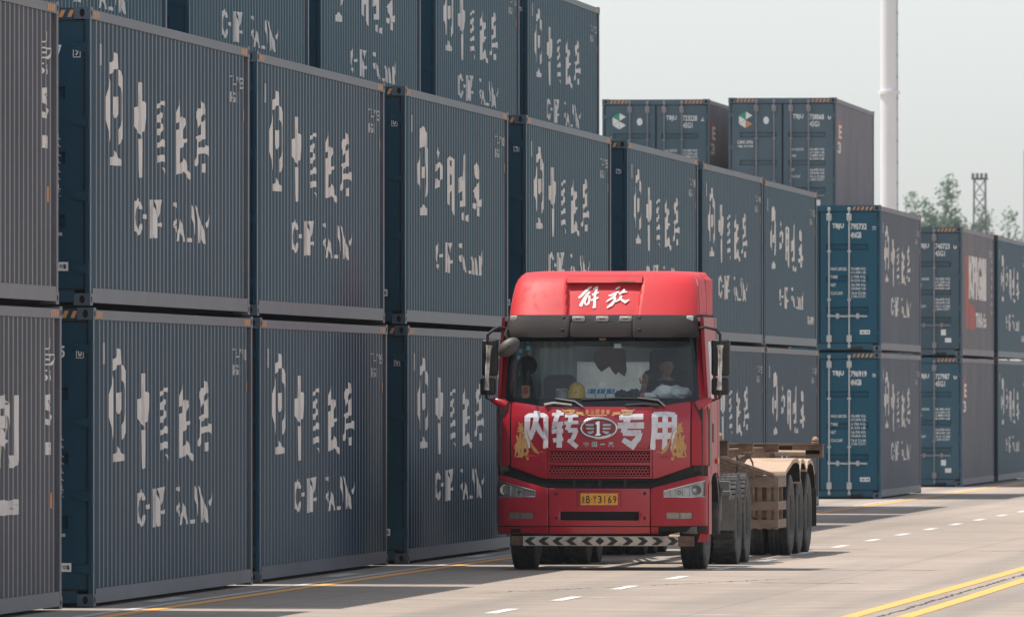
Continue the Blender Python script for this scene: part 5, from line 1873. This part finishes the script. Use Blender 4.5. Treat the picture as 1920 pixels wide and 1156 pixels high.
# rear bolster: flanged beam, round bar in front, end boxes with a long slot
x = MB()
x.box(-.82, .82, 5.16, 5.34, 1.385, 1.415, 1)
x.box(-.82, .82, 5.26, 5.30, 1.27, 1.385)
x.build('rear_bolster', ['rust', 'tan'], tr)
rb = bpy.data.objects['rear_bolster']
x = MB()
x.tube([(-1.0, 5.10, 1.30), (1.0, 5.10, 1.285)], .037, 12)
x.build('round_bar', 'tan_light', rb, smooth=True)
for sg in (-1, 1):
    x = MB()
    a, b = sorted((sg * .82, sg * 1.225))
    s0, s1 = sorted((sg * .94, sg * 1.19))
    yb, yf_ = 5.34, 5.12
    # box with a real slot: four bars round an opening
    x.box(a, b, yf_, yb, 1.325, 1.395)
    x.box(a, b, yf_, yb, 1.225, 1.272)
    x.box(a, s0, yf_, yb, 1.272, 1.325)
    x.box(s1, b, yf_, yb, 1.272, 1.325)
    x.box(a - .01, b + .01, yf_ - .01, yb + .01, 1.395, 1.407)
    x.build('bolster_end', 'rust_tan', rb)
    x = MB()
    x.box(s0, s1, yb - .06, yb - .05, 1.272, 1.325)
    x.build('slot_back', 'dark', rb)
    for y, zc, xx in ((5.23, 1.407, 1.12), (-6.6, 1.502, .94)):
        x = MB()
        x.lathe([(0, .048), (.025, .050), (.035, .032), (.05, .047), (.075, .040), (.095, .018), (.10, .002)], (sg * xx, y, zc), 'z', 14)
        x.build('twist_lock', 'tan', tr, smooth=True)
# side outriggers with bent lock rods
for y, z_, mt in ((-2.4, 1.36, 'rust_tan'), (1.2, 1.34, 'rust')):
    for sg in (-1, 1):
        x = MB()
        a, b = sorted((sg * .46, sg * .95))
        x.box(a, b, y - .05, y + .05, z_ + .045, z_ + .085)
        a, b = sorted((sg * .80, sg * .98))
        x.box(a, b, y - .09, y + .06, z_ - .02, z_ + .075)
        x.box(a - .01, b + .01, y - .10, y + .07, z_ + .075, z_ + .09)
        o = x.build('outrigger', mt, tr)
        x = MB()
        x.rbox(sg * .90 - .035, sg * .90 + .035, y - .13, y - .06, z_ - .11, z_ - .02, .008)
        x.tube([(sg * .92, y - .10, z_ - .04), (sg * .98, y - .12, z_ - .15), (sg * .99, y - .12, z_ - .20), (sg * .92, y - .14, z_ - .25), (sg * .74, y - .2, z_ - .32)], .012, 6)
        x.build('lock_rod', 'rust', o, smooth=True)
# diagonal stays running down from the gooseneck to the side racks
x = MB()
for k, (xa, za, xb, zb_) in enumerate(((.86, 1.30, 1.24, 1.045), (.74, 1.29, 1.10, 1.04), (.62, 1.28, .98, 1.035), (.50, 1.27, .86, 1.03))):
    for sg in (-1, 1):
        x.bar((sg * xa, -5.9, za), (sg * xb, -2.55, zb_), .05, .035)
        x.bar((sg * xa, -5.9, za + .021), (sg * xb, -2.55, zb_ + .021), .05, .006, 1)  # paler strip laid along the top of each stay
x.bar((.62, -3.6, 1.12), (.92, -2.2, 1.33), .09, .04)
x.bar((-.62, -3.6, 1.12), (-.92, -2.2, 1.33), .09, .04)
x.build('diagonal_stays', ['rust', 'pale_edge'], tr)
x = MB()
for k in range(12):
    z = 1.30 - .035 * k
    x.tube([(.97 + .01 * (k % 2), -4.6, z), (.985 - .01 * (k % 2), -4.6, z - .04)], .013, 5)
x.build('hanging_chain', 'chassis', tr)
# plank racks hanging beside the frame in front of the wheels
for sg in (-1, 1):
    x = MB()
    a, b = sorted((sg * .935, sg * 1.28))
    for z0_, z1_ in ((.895, 1.015), (.605, .715), (.375, .485)):
        x.box(a, b, -2.52, -2.47, z0_, z1_)
        X = sg * 1.26
        x.box(min(X, X + sg * .03), max(X, X + sg * .03), -2.46, -1.15, z0_, z1_)
    for q in (.02, .36, .70, .96):
        c = a + (b - a) * q
        x.box(c - .02, c + .035, -2.468, -2.43, .36, 1.03)
    for yy in (-2.3, -1.75, -1.2):
        X = sg * 1.225
        x.box(X - .02, X + .02, yy - .03, yy + .03, .38, 1.05)
    x.box(a - .02, a + .012, -2.53, -2.46, .35, 1.03)
    x.box(a, b, -2.40, -1.2, 1.015, 1.04)
    x.build('side_rack', 'plank', tr)
    x = MB()
    x.rbox(a + .02, b - .06, -2.1, -1.5, .50, .96, .02)
    x.build('tool_box', 'rust_tan', tr)
# fenders
def fender(sg, prof, name):
    x = MB()
    xi, xo = sg * .68, sg * 1.275
    pr = prof
    for (a, b), (c, d) in zip(pr[:-1], pr[1:]):
        x.add([(xi, a, b), (xo, a, b), (xo, c, d), (xi, c, d)], [(0, 1, 2, 3)])
        x.add([(xi, a, b - .012), (xo, a, b - .012), (xo, c, d - .012), (xi, c, d - .012)], [(3, 2, 1, 0)], 1)
        x.add([(xo, a, b), (xo, c, d), (xo, c, d - .055), (xo, a, b - .055)], [(0, 1, 2, 3)])
    a, b = pr[0]
    x.add([(xi, a, b), (xo, a, b), (xo, a, b - .04), (xi, a, b - .04)], [(0, 1, 2, 3)])
    o = x.build('fender', ['tan_light', 'dark'], tr, fix=False)
    return o
for sg in (-1, 1):
    fender(sg, [(-1.12, .93), (-1.05, 1.08), (-.90, 1.115), (.05, 1.235), (.6, 1.245), (.95, 1.21), (1.05, 1.08), (1.08, .95)], 0)
    fender(sg, [(1.10, .95), (1.13, 1.10), (1.25, 1.215), (1.5, 1.235), (1.75, 1.21), (2.05, 1.10)], 0)
    fender(sg, [(2.10, 1.10), (2.3, 1.20), (2.7, 1.225), (3.05, 1.18), (3.3, 1.05), (3.42, .85)], 0)
    x = MB()
    x.box(sg * 1.0 - .27, sg * 1.0 + .27, 3.62, 3.64, .33, 1.02)
    x.build('mudflap', 'black', tr)
    x = MB()
    x.rbox(sg * .62 - .07, sg * .62 + .07, -4.2, -4.06, .42, 1.26, .01)
    x.rbox(sg * .62 - .14, sg * .62 + .14, -4.26, -4.0, .38, .42, .01)
    x.build('landing_leg', 'rust_tan', tr)
    x = MB()
    x.box(sg * .9 - .12, sg * .9 + .12, 5.33, 5.36, 1.05, 1.17)
    x.build('tail_lamp', 'amber', tr)
x = MB()
for y in (.2, 1.5, 2.8):
    x.tube([(-.95, y, .52), (.95, y, .52)], .075, 10)
    for sg in (-1, 1):
        x.box(sg * .5 - .05, sg * .5 + .05, y - .6, y + .6, .72, .80)
        x.box(sg * .5 - .05, sg * .5 + .05, y - .05, y + .05, .55, 1.03)
x.build('axles', 'chassis', tr)
x = MB()
x.tube([(-.2, -1.9, .8), (-.2, -.8, .8)], .14, 14)
x.build('air_tank', 'chassis', tr, smooth=True)
TYT = tyre_mesh(.28, .52, False)
RIMT, RIMTI = rim_mesh(.28, .52, -.05), rim_mesh(.28, .52, .02)
for y in (.2, 1.5, 2.8):
    for u in (.775, 1.105):
        for sg in (-1, 1):
            wheel(tr, sg * u, y, TYT, RIMT if u > 1 else RIMTI, .52)

# ------------------------------------------------------------------ things in the cab
def sub_mesh(verts, edges, radii, root=0, lv=2):
    me = bpy.data.meshes.new('skel')
    me.from_pydata([Vector(v) for v in verts], edges, [])
    o = bpy.data.objects.new('skel', me)
    COL.objects.link(o)
    sk = o.modifiers.new('skin', 'SKIN')
    sk.use_smooth_shade = True
    for i, r in enumerate(radii):
        d = me.skin_vertices[0].data[i]
        d.radius = (r, r) if not isinstance(r, tuple) else r
        d.use_root = (i == root)
    ss = o.modifiers.new('sub', 'SUBSURF')
    ss.levels = lv
    ss.render_levels = lv
    dg = bpy.context.evaluated_depsgraph_get()
    dg.update()
    m2 = bpy.data.meshes.new_from_object(o.evaluated_get(dg))
    bpy.data.objects.remove(o)
    return m2
M['skin'] = simple('skin', (.48, .27, .19), .55, var=.12, scale=14)
M['hair'] = simple('black_hair', (.008, .007, .007), .6)
M['shirt'] = simple('navy_work_shirt', (.012, .018, .032), .85, var=.25, scale=12)
M['reflective'] = simple('reflective_strip', (.50, .62, .30), .4)
M['helmet'] = simple('helmet_yellow', (.86, .52, .05), .35, var=.06, coat=.3)
M['plastic_bag'] = simple('white_plastic_bag', (.88, .86, .86), .4, var=.1, scale=18, dirt=(.80, .45, .48), dirt_amt=.30)
M['box_blue'] = simple('blue_carton', (.02, .32, .58), .45, var=.15, scale=25)
M['box_white'] = simple('white_carton', (.82, .84, .84), .5)
M['pink'] = simple('pink_can', (.66, .16, .20), .4, var=.2, scale=20)
M['red_badge'] = simple('red_enamel', (.50, .02, .02), .35)
M['cloth_brown'] = simple('brown_cloth', (.17, .085, .065), .9, var=.3, scale=10)
M['gloves'] = simple('dark_blue_gloves', (.020, .040, .065), .8, var=.4, scale=22)
M['tin'] = simple('tin', (.34, .35, .37), .4, .3)
M['nuts'] = simple('cream_bits', (.50, .42, .30), .8, var=.4, scale=60)
def at(u, Y, z):
    return (TX + u, Y, z)
DZ = 2.0222
# driver
pr = thing('person', 'driver in a navy work shirt and glasses sitting behind the windscreen', 'person', at(.66, 128.0, 1.66))
V = [(0, .02, .02), (0, .04, .22), (0, .03, .40), (0, .0, .52), (0, -.03, .60), (0, -.05, .68),      # pelvis..neck top
     (-.19, .01, .48), (-.30, -.14, .30), (-.235, -.33, .47), (-.215, -.36, .54),                      # his right arm, hand raised
     (.19, .01, .48), (.27, -.22, .28), (.20, -.42, .33), (.19, -.47, .35),                           # left arm to the wheel
     (-.11, -.02, -.0), (-.14, -.45, .04), (-.14, -.52, -.38), (.11, -.02, 0), (.14, -.45, .04), (.14, -.52, -.38)]
E_ = [(0, 1), (1, 2), (2, 3), (3, 4), (4, 5), (3, 6), (6, 7), (7, 8), (8, 9), (3, 10), (10, 11), (11, 12), (12, 13), (0, 14), (14, 15), (15, 16), (0, 17), (17, 18), (18, 19)]
RD = [(.16, .12), (.155, .115), (.165, .12), (.12, .09), .055, .055, .075, .05, .035, .036, .075, .05, .034, .036, .09, .075, .055, .09, .075, .055]
me = sub_mesh(V, E_, RD)
bm = bmesh.new()
bm.from_mesh(me)
# head: shaped sphere in the same surface object
hd = bmesh.ops.create_uvsphere(bm, u_segments=28, v_segments=20, radius=1)
HC = Vector((.012, -.055, .735))
yaw = R(32)
for v in hd['verts']:
    p = v.co.copy()
    q = Vector((p.x * .078, p.y * .098, p.z * .122))
    if p.z < -.1:
        q.x *= 1 - .30 * min(1, (-p.z - .1))
        q.y *= 1 - .12 * min(1, (-p.z - .1))
    f = max(0, -p.y)
    if f > .5:
        # nose, brow, lips, chin, eye sockets
        nose = math.exp(-(p.x / .16) ** 2 - ((p.z + .12) / .20) ** 2)
        brow = math.exp(-((abs(p.x) - .30) / .28) ** 2 - ((p.z - .18) / .09) ** 2)
        eye = math.exp(-((abs(p.x) - .36) / .18) ** 2 - ((p.z - .02) / .10) ** 2)
        lip = math.exp(-(p.x / .26) ** 2 - ((p.z + .48) / .07) ** 2)
        chin = math.exp(-(p.x / .30) ** 2 - ((p.z + .85) / .16) ** 2)
        q.y -= .026 * nose + .007 * brow - .010 * eye + .009 * lip + .016 * chin
    q = Matrix.Rotation(R(-7), 3, 'X') @ q
    q = Matrix.Rotation(yaw, 3, 'Z') @ q
    v.co = HC + q
for s_ in (-1, 1):
    er = bmesh.ops.create_uvsphere(bm, u_segments=10, v_segments=8, radius=1)
    for v in er['verts']:
        q = Vector((s_ * .078 + v.co.x * .012, .008 + v.co.y * .020, -.01 + v.co.z * .032))
        v.co = HC + Matrix.Rotation(yaw, 3, 'Z') @ q
# fingers: five short chains on each hand are part of the same body
def fingers(base, up, out, side):
    base, up, out = Vector(base), Vector(up).normalized(), Vector(out).normalized()
    sd = up.cross(out).normalized() * side
    for k, (o_, l_) in enumerate(((-.030, .062), (-.010, .072), (.010, .068), (.028, .054))):
        b = base + sd * o_
        pts = [b - up * .03, b + up * .03, b + up * (.03 + l_ * .5) + out * .008, b + up * (.03 + l_ * .85) + out * .028]
        mb_ = MB(); mb_.tube(pts, [.010, .0095, .0085, .007], 7)
        add_mb(bm, mb_)
    b = base - sd * .038
    mb_ = MB(); mb_.tube([b - up * .03, b - sd * .018 + up * .005, b - sd * .026 + up * .035 + out * .012], [.012, .010, .008], 7)
    add_mb(bm, mb_)
def add_mb(bm, mb_):
    vs = [bm.verts.new(v) for v in mb_.v]
    for f in mb_.f:
        try:
            bm.faces.new([vs[i] for i in f])
        except ValueError:
            pass
fingers((-.215, -.365, .56), (.1, -.05, 1), (0, -1, 0), 1)
fingers((.19, -.475, .355), (0, -.7, .45), (0, -.3, -1), -1)
bm.verts.ensure_lookup_table()
for f in bm.faces:
    c = f.calc_center_median()
    neck = c.z > .575 and abs(c.x) < .14
    hand = (c - Vector(V[9])).length < .10 or (c - Vector(V[8])).length < .055 or (c - Vector(V[13])).length < .09 or c.y < -.44 and c.z > .25 or (c.y < -.33 and c.z > .50)
    forearm = False
    f.material_index = 0 if (neck or hand) else 1
    if c.z < .06 and not hand:
        f.material_index = 1
    f.smooth = True
me2 = bpy.data.meshes.new('body')
bm.to_mesh(me2)
bm.free()
me2.materials.append(M['skin']); me2.materials.append(M['shirt'])
body = link('body', me2, pr)
x = MB()
hv = bmesh.new()
bmesh.ops.create_uvsphere(hv, u_segments=24, v_segments=16, radius=1)
kill = []
for v in hv.verts:
    p = v.co.copy()
    if p.z < (.34 if p.y < -.25 else -.25) :
        kill.append(v)
    q = Vector((p.x * .084, p.y * .103 + .004, p.z * .127 + .002))
    v.co = HC + Matrix.Rotation(yaw, 3, 'Z') @ (Matrix.Rotation(R(-7), 3, 'X') @ q)
bmesh.ops.delete(hv, geom=kill, context='VERTS')
bm_obj(hv, 'hair', 'hair', pr)
x = MB()
for s_ in (-1, 1):
    pts = [HC + Matrix.Rotation(yaw, 3, 'Z') @ Vector((s_ * .034 + .024 * math.cos(t), -.104, .004 + .017 * math.sin(t))) for t in [2 * math.pi * k / 12 for k in range(13)]]
    x.tube(pts, .0025, 5, cap=False)
    x.tube([HC + Matrix.Rotation(yaw, 3, 'Z') @ Vector(q) for q in ((s_ * .058, -.100, .008), (s_ * .080, -.03, .008), (s_ * .080, .01, .0))], .0025, 5)
x.tube([HC + Matrix.Rotation(yaw, 3, 'Z') @ Vector(q) for q in ((-.010, -.107, .008), (.010, -.107, .008))], .0025, 5)
x.build('glasses', 'steel_dull', pr)
x = MB()
x.rbox(.105, .165, -.125, -.10, .36, .52, .004, 0, 1)
x.build('reflective_strip', 'reflective', pr)

# helmet
hp = thing('safety_helmet', 'yellow safety helmet lying on the dashboard behind the windscreen', 'helmet', at(-.325, 127.22, DZ))
x = MB()
x.lathe([(.035, .104), (.07, .104), (.105, .100), (.14, .087), (.165, .066), (.18, .040), (.187, .015), (.188, .001)], (0, 0, 0), 'z', 28)
x.lathe([(.0, .112), (.012, .114), (.035, .105)], (0, 0, 0), 'z', 28)
for u in (-.032, 0, .032):
    x.tube([(u, -.100, .08), (u * .95, -.092, .13), (u * .9, -.055, .172), (u * .8, 0, .187), (u * .8, .05, .172)], .009, 6)
x.build('shell', 'helmet', hp, smooth=True)
x = MB()
x.lathe([(-.003, .003), (-.002, .009), (0, .01)], (0, -.103, .075), 'y', 10)
x.build('badge', 'rust', hp)
# tin with bits
tn = thing('tin', 'round tin heaped with cream bits, left of the yellow helmet on the dashboard', 'tin', at(-.50, 127.2, DZ))
x = MB(); x.lathe([(0, .072), (.075, .074), (.085, .077), (.085, .070), (.08, .001)], (0, 0, 0), 'z', 24); x.lathe([(0, .001), (0, .072)], (0, 0, 0), 'z', 24)
x.build('can', 'tin', tn, smooth=True)
x = MB()
rr = random.Random(5)
for k in range(70):
    a, d = rr.uniform(0, 6.28), .066 * math.sqrt(rr.random())
    z = .084 + rr.random() * .022
    x.rbox(d * math.cos(a) - .009, d * math.cos(a) + .009, d * math.sin(a) - .006, d * math.sin(a) + .006, z, z + .012, .003, 0, 1)
x.build('contents', 'nuts', tn)
# cartons
for k, (u, w, lab) in enumerate(((-.145, .105, 'blue and white carton next to the yellow helmet on the dashboard'), (-.032, .105, 'blue and white carton in the middle of the row of three on the dashboard'), (.080, .100, 'blue and white carton at the end next to the dark gloves on the dashboard'))):
    bx = thing('carton', lab, 'carton', at(u, 127.17, DZ), R(rr.uniform(-6, 6)), 'cartons on the dashboard')
    x = MB(); x.rbox(-w / 2, w / 2, -.05, .05, 0, .055, .003, 0, 1); x.build('carton_base', 'box_white', bx)
    x = MB()
    x.prism([(-w / 2 + .002, -.05, .0555), (w / 2 - .002, -.05, .0555), (w / 2 - .002, .05, .108), (-w / 2 + .002, .05, .108)], (0, 0, 0), (0, .004, .003))
    x.build('lid', 'box_blue', bx)
    x = MB(); x.prism([(-w / 2 + .02 * (k + 1), -.046, .063), (-w / 2 + .035 + .02 * k, -.046, .063), (-w / 2 + .035 + .02 * k, .03, .105), (-w / 2 + .02 * (k + 1), .03, .105)], (0, 0, 0), (0, .003, .002)); x.build('lid_print', 'white', bx)
def lump(name, mt, parent, r, seed, amp, n=3, loc=(0, 0, 0)):
    bm = bmesh.new()
    bmesh.ops.create_icosphere(bm, subdivisions=4, radius=1)
    off = Vector((seed * 7.3, seed * 3.1, seed * 1.7))
    for v in bm.verts:
        p = v.co.normalized()
        d = 1 + amp * mnoise.noise(p * n + off) + amp * .6 * abs(mnoise.noise(p * n * 2.3 + off)) + amp * .3 * mnoise.noise(p * n * 5 + off)
        q = p * d
        v.co = Vector((q.x * r[0], q.y * r[1], max(-.98, q.z) * r[2] + r[2])) + Vector(loc)
    return bm_obj(bm, name, mt, parent, angle=50)
gl = thing('gloves', 'dark blue crumpled gloves heaped in the middle of the dashboard', 'gloves', at(.285, 127.2, DZ))
lump('glove', 'gloves', gl, (.075, .05, .045), 1, .5, 3, (-.075, 0, 0))
lump('glove', 'gloves', gl, (.085, .05, .05), 2, .5, 3, (.075, .01, 0))
cn = thing('spray_can', 'pink and white can lying on its side by the white plastic bag', 'can', at(.53, 127.2, DZ + .036), R(-6))
x = MB(); x.lathe([(-.10, .001), (-.10, .03), (-.095, .034), (-.045, .036)], (0, 0, 0), 'x', 18); x.build('cap', 'pink', cn, smooth=True)
x = MB(); x.lathe([(-.045, .034), (.085, .034), (.10, .026), (.10, .001)], (0, 0, 0), 'x', 18); x.build('can_body', 'plastic_bag', cn, smooth=True)
bg = thing('plastic_bag', 'crumpled white plastic bags with pink print filling the right end of the dashboard', 'plastic bag', at(.80, 127.22, DZ))
lump('bag', 'plastic_bag', bg, (.14, .075, .075), 3, .42, 1.5, (-.07, 0, 0))
lump('bag', 'plastic_bag', bg, (.125, .07, .068), 4, .42, 1.5, (.09, .01, 0))
lump('paper', 'box_white', bg, (.07, .06, .05), 6, .5, 1.5, (.05, -.05, .02))
bd = thing('ornament', 'red and gold emblem ornament standing at the left end of the dashboard', 'ornament', at(-.93, 127.2, DZ))
x = MB()
x.prism([(-.05, -.01, .03), (.05, -.01, .03), (.045, -.01, .10), (.052, -.01, .14), (.02, -.01, .15), (-.02, -.01, .15), (-.052, -.01, .14), (-.045, -.01, .10)], (0, 0, 0), (0, .02, 0))
x.rbox(-.04, .04, -.025, .025, 0, .03, .006)
x.build('mount', 'gold', bd)
x = MB()
x.prism([(-.034, -.0135, .05), (.034, -.0135, .05), (.034, -.0135, .135), (-.034, -.0135, .135)], (0, 0, 0), (0, .003, 0))
x.build('enamel', 'red_badge', bd)
# hanging cloth, hat and coat
ck = thing('hanging_cloth', 'brown cloth hanging in front of the cab rear window', 'cloth', at(-.02, 128.3, 2.29))
x = MB()
W = [(-.19, .26), (-.20, .17), (-.165, .10), (-.115, .045), (-.075, .075), (-.02, .11), (.015, .05), (.055, .01), (.085, .045), (.16, -.01), (.185, .06), (.175, .18), (.165, .30), (.10, .34), (.02, .36), (-.08, .34), (-.15, .30)]
x.prism([(a, .012 * math.sin(9 * a), b) for a, b in W], (0, 0, 0), (0, .015, 0))
x.tube([(0, .008, .35), (.0, .008, .635)], .005, 5)
x.build('cloth', 'cloth_brown', ck)
ht_ = thing('hanging_hat', 'black hat hanging above the coat inside the left of the windscreen', 'hat', at(-.95, 127.55, 2.30))
x = MB(); x.lathe([(-.04, .001), (-.035, .06), (0, .088), (.02, .115), (.03, .118), (.035, .10)], (0, 0, .11), 'y', 24); x.tube([(0, .01, .22), (0, .01, .63)], .004, 5); x.build('hat', 'black_cloth', ht_, smooth=True)
ct = thing('hanging_coat', 'black coat hanging under the hat inside the left of the windscreen', 'coat', at(-.98, 127.62, 1.55))
x = MB()
n_ = 22
vs = []
for zz, w_ in ((0, .17), (.3, .155), (.55, .12), (.72, .08), (.80, .04)):
    for k in range(n_):
        a = 2 * math.pi * k / n_
        vs.append((w_ * math.cos(a), (.05 + .012 * math.cos(5 * a)) * math.sin(a), zz))
x.add(vs, [(i * n_ + k, i * n_ + (k + 1) % n_, (i + 1) * n_ + (k + 1) % n_, (i + 1) * n_ + k) for i in range(4) for k in range(n_)])
x.tube([(0, 0, .78), (0, 0, 1.38)], .005, 5)
x.build('coat', 'black_cloth', ct, smooth=True)
# ------------------------------------------------------------------ far things: mast, tower, trees
def leafmat():
    m, nt, b = mat('foliage')
    oi = nt.nodes.new('ShaderNodeObjectInfo')
    f = noise(nt, .8, 4, .6)
    c = mixc(nt, f, (.075, .13, .095), (.13, .19, .13))
    nt.links.new(c, b.inputs['Base Color'])
    b.inputs['Roughness'].default_value = .6
    tl = nt.nodes.new('ShaderNodeBsdfTranslucent')
    tl.inputs[0].default_value = (.16, .24, .14, 1)
    ms = nt.nodes.new('ShaderNodeMixShader')
    ms.inputs[0].default_value = .5
    nt.links.new(b.outputs[0], ms.inputs[1])
    nt.links.new(tl.outputs[0], ms.inputs[2])
    nt.links.new(ms.outputs[0], nt.nodes['Material Output'].inputs[0])
    return m
M['leaf'] = leafmat()
M['bark'] = simple('bark', (.09, .07, .055), .9, scale=5)
M['mast_white'] = simple('white_mast_paint', (.74, .74, .74), .45, var=.06, scale=.8, dirt=(.40, .38, .36), dirt_amt=.30, stretch=(1, 1, .25))
M['tower_grey'] = simple('tower_steel', (.13, .14, .15), .6)
M['pole_grey'] = simple('pole_grey', (.34, .37, .40), .6)
RT = random.Random(21)
def tree(name, label, x0, y0_, h, spread, shoots, nleaf, seed, grp):
    rg = random.Random(seed)
    t = thing(name, label, 'tree', (x0, y0_, 0), 0, grp)
    tk = MB()
    tk.tube([(0, 0, 0), (.1, .05, h * .2), (.05, 0, h * .42), (.12, .05, h * .6)], [.17, .14, .11, .07], 8)
    lf = MB()
    for k in range(shoots):
        a = rg.uniform(0, 6.28)
        r = spread * math.sqrt(rg.random())
        top = h * (1 - .32 * (r / max(.1, spread)) ** 1.5) * rg.uniform(.86, 1.0) if k else h
        if k == 0:
            r *= .2
        s0 = Vector((.08, 0, h * rg.uniform(.3, .55)))
        e = Vector((r * math.cos(a), r * math.sin(a), top))
        mid = s0.lerp(e, .5) + Vector((r * .35 * math.cos(a), r * .35 * math.sin(a), 0))
        tk.tube([s0, mid, e], [.05, .03, .012], 5)
        for i in range(nleaf // shoots):
            q = rg.random() ** .8
            c = s0.lerp(mid, q * 2) if q < .5 else mid.lerp(e, q * 2 - 1)
            w = (.20 + .42 * (1 - q)) * 2.3
            c = c + Vector((rg.gauss(0, w), rg.gauss(0, w), rg.gauss(0, w * .8)))
            n = Vector((rg.gauss(0, 1), rg.gauss(0, 1), rg.gauss(0, 1) + .4)).normalized()
            u = n.orthogonal().normalized()
            v = n.cross(u)
            s_ = rg.uniform(.16, .36)
            lf.add([c - u * s_, c + v * s_ * .5, c + u * s_, c - v * s_ * .5], [(0, 1, 2, 3)])
    tk.build('trunk', 'bark', t, smooth=True)
    lf.build('crown', 'leaf', t, fix=False)
G_T = 'trees beyond the stacks'
def AX(u):
    return TX + u
KT = 1250 / 420
def far_tree(name, label, u, h, spread, shoots, nleaf, seed):
    tree(name, label, (TX + u) * KT, 1250, 2.06 + (h - 2.06) * KT, spread * KT, shoots, nleaf, seed, G_T)
far_tree('poplar_tree', 'slender single shoot of a tree just right of the white mast', -15.83, 9.85, .35, 5, 2000, 1)
far_tree('broadleaf_tree', 'bushy pale green tree with upright shoots, left of the lattice tower', -14.6, 10.5, 1.6, 26, 14000, 2)
far_tree('broadleaf_tree', 'bushy pale green tree right in front of the lattice tower', -13.0, 9.4, 1.3, 20, 9000, 4)
far_tree('broadleaf_tree', 'sparse tree with a leaning shoot to the right of the lattice tower', -12.05, 9.25, .75, 12, 4500, 6)
far_tree('broadleaf_tree', 'small dim tree low behind the right-hand stacks near the right edge', -11.1, 8.75, 1.0, 12, 5000, 8)
# light mast
ml = thing('light_mast', 'tall white light mast rising out of the top of the photo', 'mast', (AX(-10.50), 330, 0))
x = MB()
x.lathe([(0, .36), (.06, .36), (.06, .29), (12, .270), (18, .255), (30, .20), (30, .001)], (0, 0, 0), 'z', 28)
for z in (6.0, 11.3, 17.0):
    x.lathe([(z - .05, .27), (z - .05, .33), (z + .05, .33), (z + .05, .26)], (0, 0, 0), 'z', 28)
x.build('shaft', 'mast_white', ml, smooth=True, angle=30)
x = MB()
x.tube([(.27, -.12, .3), (.26, -.10, 11), (.23, -.08, 28)], .018, 5)
for k in range(40):
    z = 2 + .65 * k
    x.rbox(.22 - z * .001, .30 - z * .001, -.14, -.06, z, z + .05, .006, 0, 1)
x.build('cable', 'pole_grey', ml)
x = MB()
x.lathe([(28.9, .22), (29.0, 1.3), (29.1, 1.3), (29.2, .22)], (0, 0, 0), 'z', 20)
for k in range(8):
    a = k * math.pi / 4
    x.rbox(1.25 * math.cos(a) - .2, 1.25 * math.cos(a) + .2, 1.25 * math.sin(a) - .2, 1.25 * math.sin(a) + .2, 28.6, 28.95, .04)
x.build('lamp_ring', 'mast_white', ml)
# lattice tower
lt = thing('lattice_tower', 'thin dark lattice tower with a small platform on top behind the trees', 'tower', (AX(-29.94), 700, 0))
x = MB()
hw = .36
H_ = 16.0
for sx in (-1, 1):
    for sy in (-1, 1):
        x.bar((sx * hw * 1.5, sy * hw * 1.5, 0), (sx * hw, sy * hw, H_), .07, .07)
n_ = 16
for k in range(n_):
    za, zb_ = H_ * k / n_, H_ * (k + 1) / n_
    wa, wb_ = hw * (1.5 - .5 * k / n_), hw * (1.5 - .5 * (k + 1) / n_)
    for (ax, ay), (bx_, by) in (((-1, -1), (1, -1)), ((1, -1), (1, 1)), ((1, 1), (-1, 1)), ((-1, 1), (-1, -1))):
        x.bar((ax * wa, ay * wa, za), (bx_ * wb_, by * wb_, zb_), .035, .035)
        x.bar((bx_ * wa, by * wa, za), (ax * wb_, ay * wb_, zb_), .035, .035)
        x.bar((ax * wb_, ay * wb_, zb_), (bx_ * wb_, by * wb_, zb_), .035, .035)
x.build('lattice', 'tower_grey', lt)
x = MB()
x.box(-.52, .52, -.52, .52, H_, H_ + .12)
for k in range(4):
    x.rbox(-.5 + .28 * k, -.32 + .28 * k, -.6, -.4, H_ + .12, H_ + .42, .03)
x.build('platform', 'tower_grey', lt)
pp = thing('distant_pole', 'bluish grey pole cut off by the right edge of the photo', 'pole', (AX(-26.98), 700, 0))
x = MB()
x.lathe([(0, .20), (8, .17), (17.9, .13), (17.95, .001)], (0, 0, 0), 'z', 16)
x.build('shaft', 'pole_grey', pp, smooth=True)
x = MB(); x.bar((-.1, 0, 17.6), (.9, 0, 17.8), .06, .06); x.build('arm', 'pole_grey', pp)

# ------------------------------------------------------------------ air
hz = MB()
hz.box(-500, 500, -40, 1330, -1.0, 36)
hm = bpy.data.materials.new('haze_air')
hm.use_nodes = True
hn = hm.node_tree
hn.nodes.clear()
ho = hn.nodes.new('ShaderNodeOutputMaterial')
hv_ = hn.nodes.new('ShaderNodeVolumePrincipled')
hv_.inputs['Color'].default_value = (.86, .93, .98, 1)
hv_.inputs['Density'].default_value = .00009
hv_.inputs['Anisotropy'].default_value = .3
hn.links.new(hv_.outputs[0], ho.inputs['Volume'])
hb_o = hz.mesh('haze', [hm])
tag(link('haze', hb_o), kind='stuff')
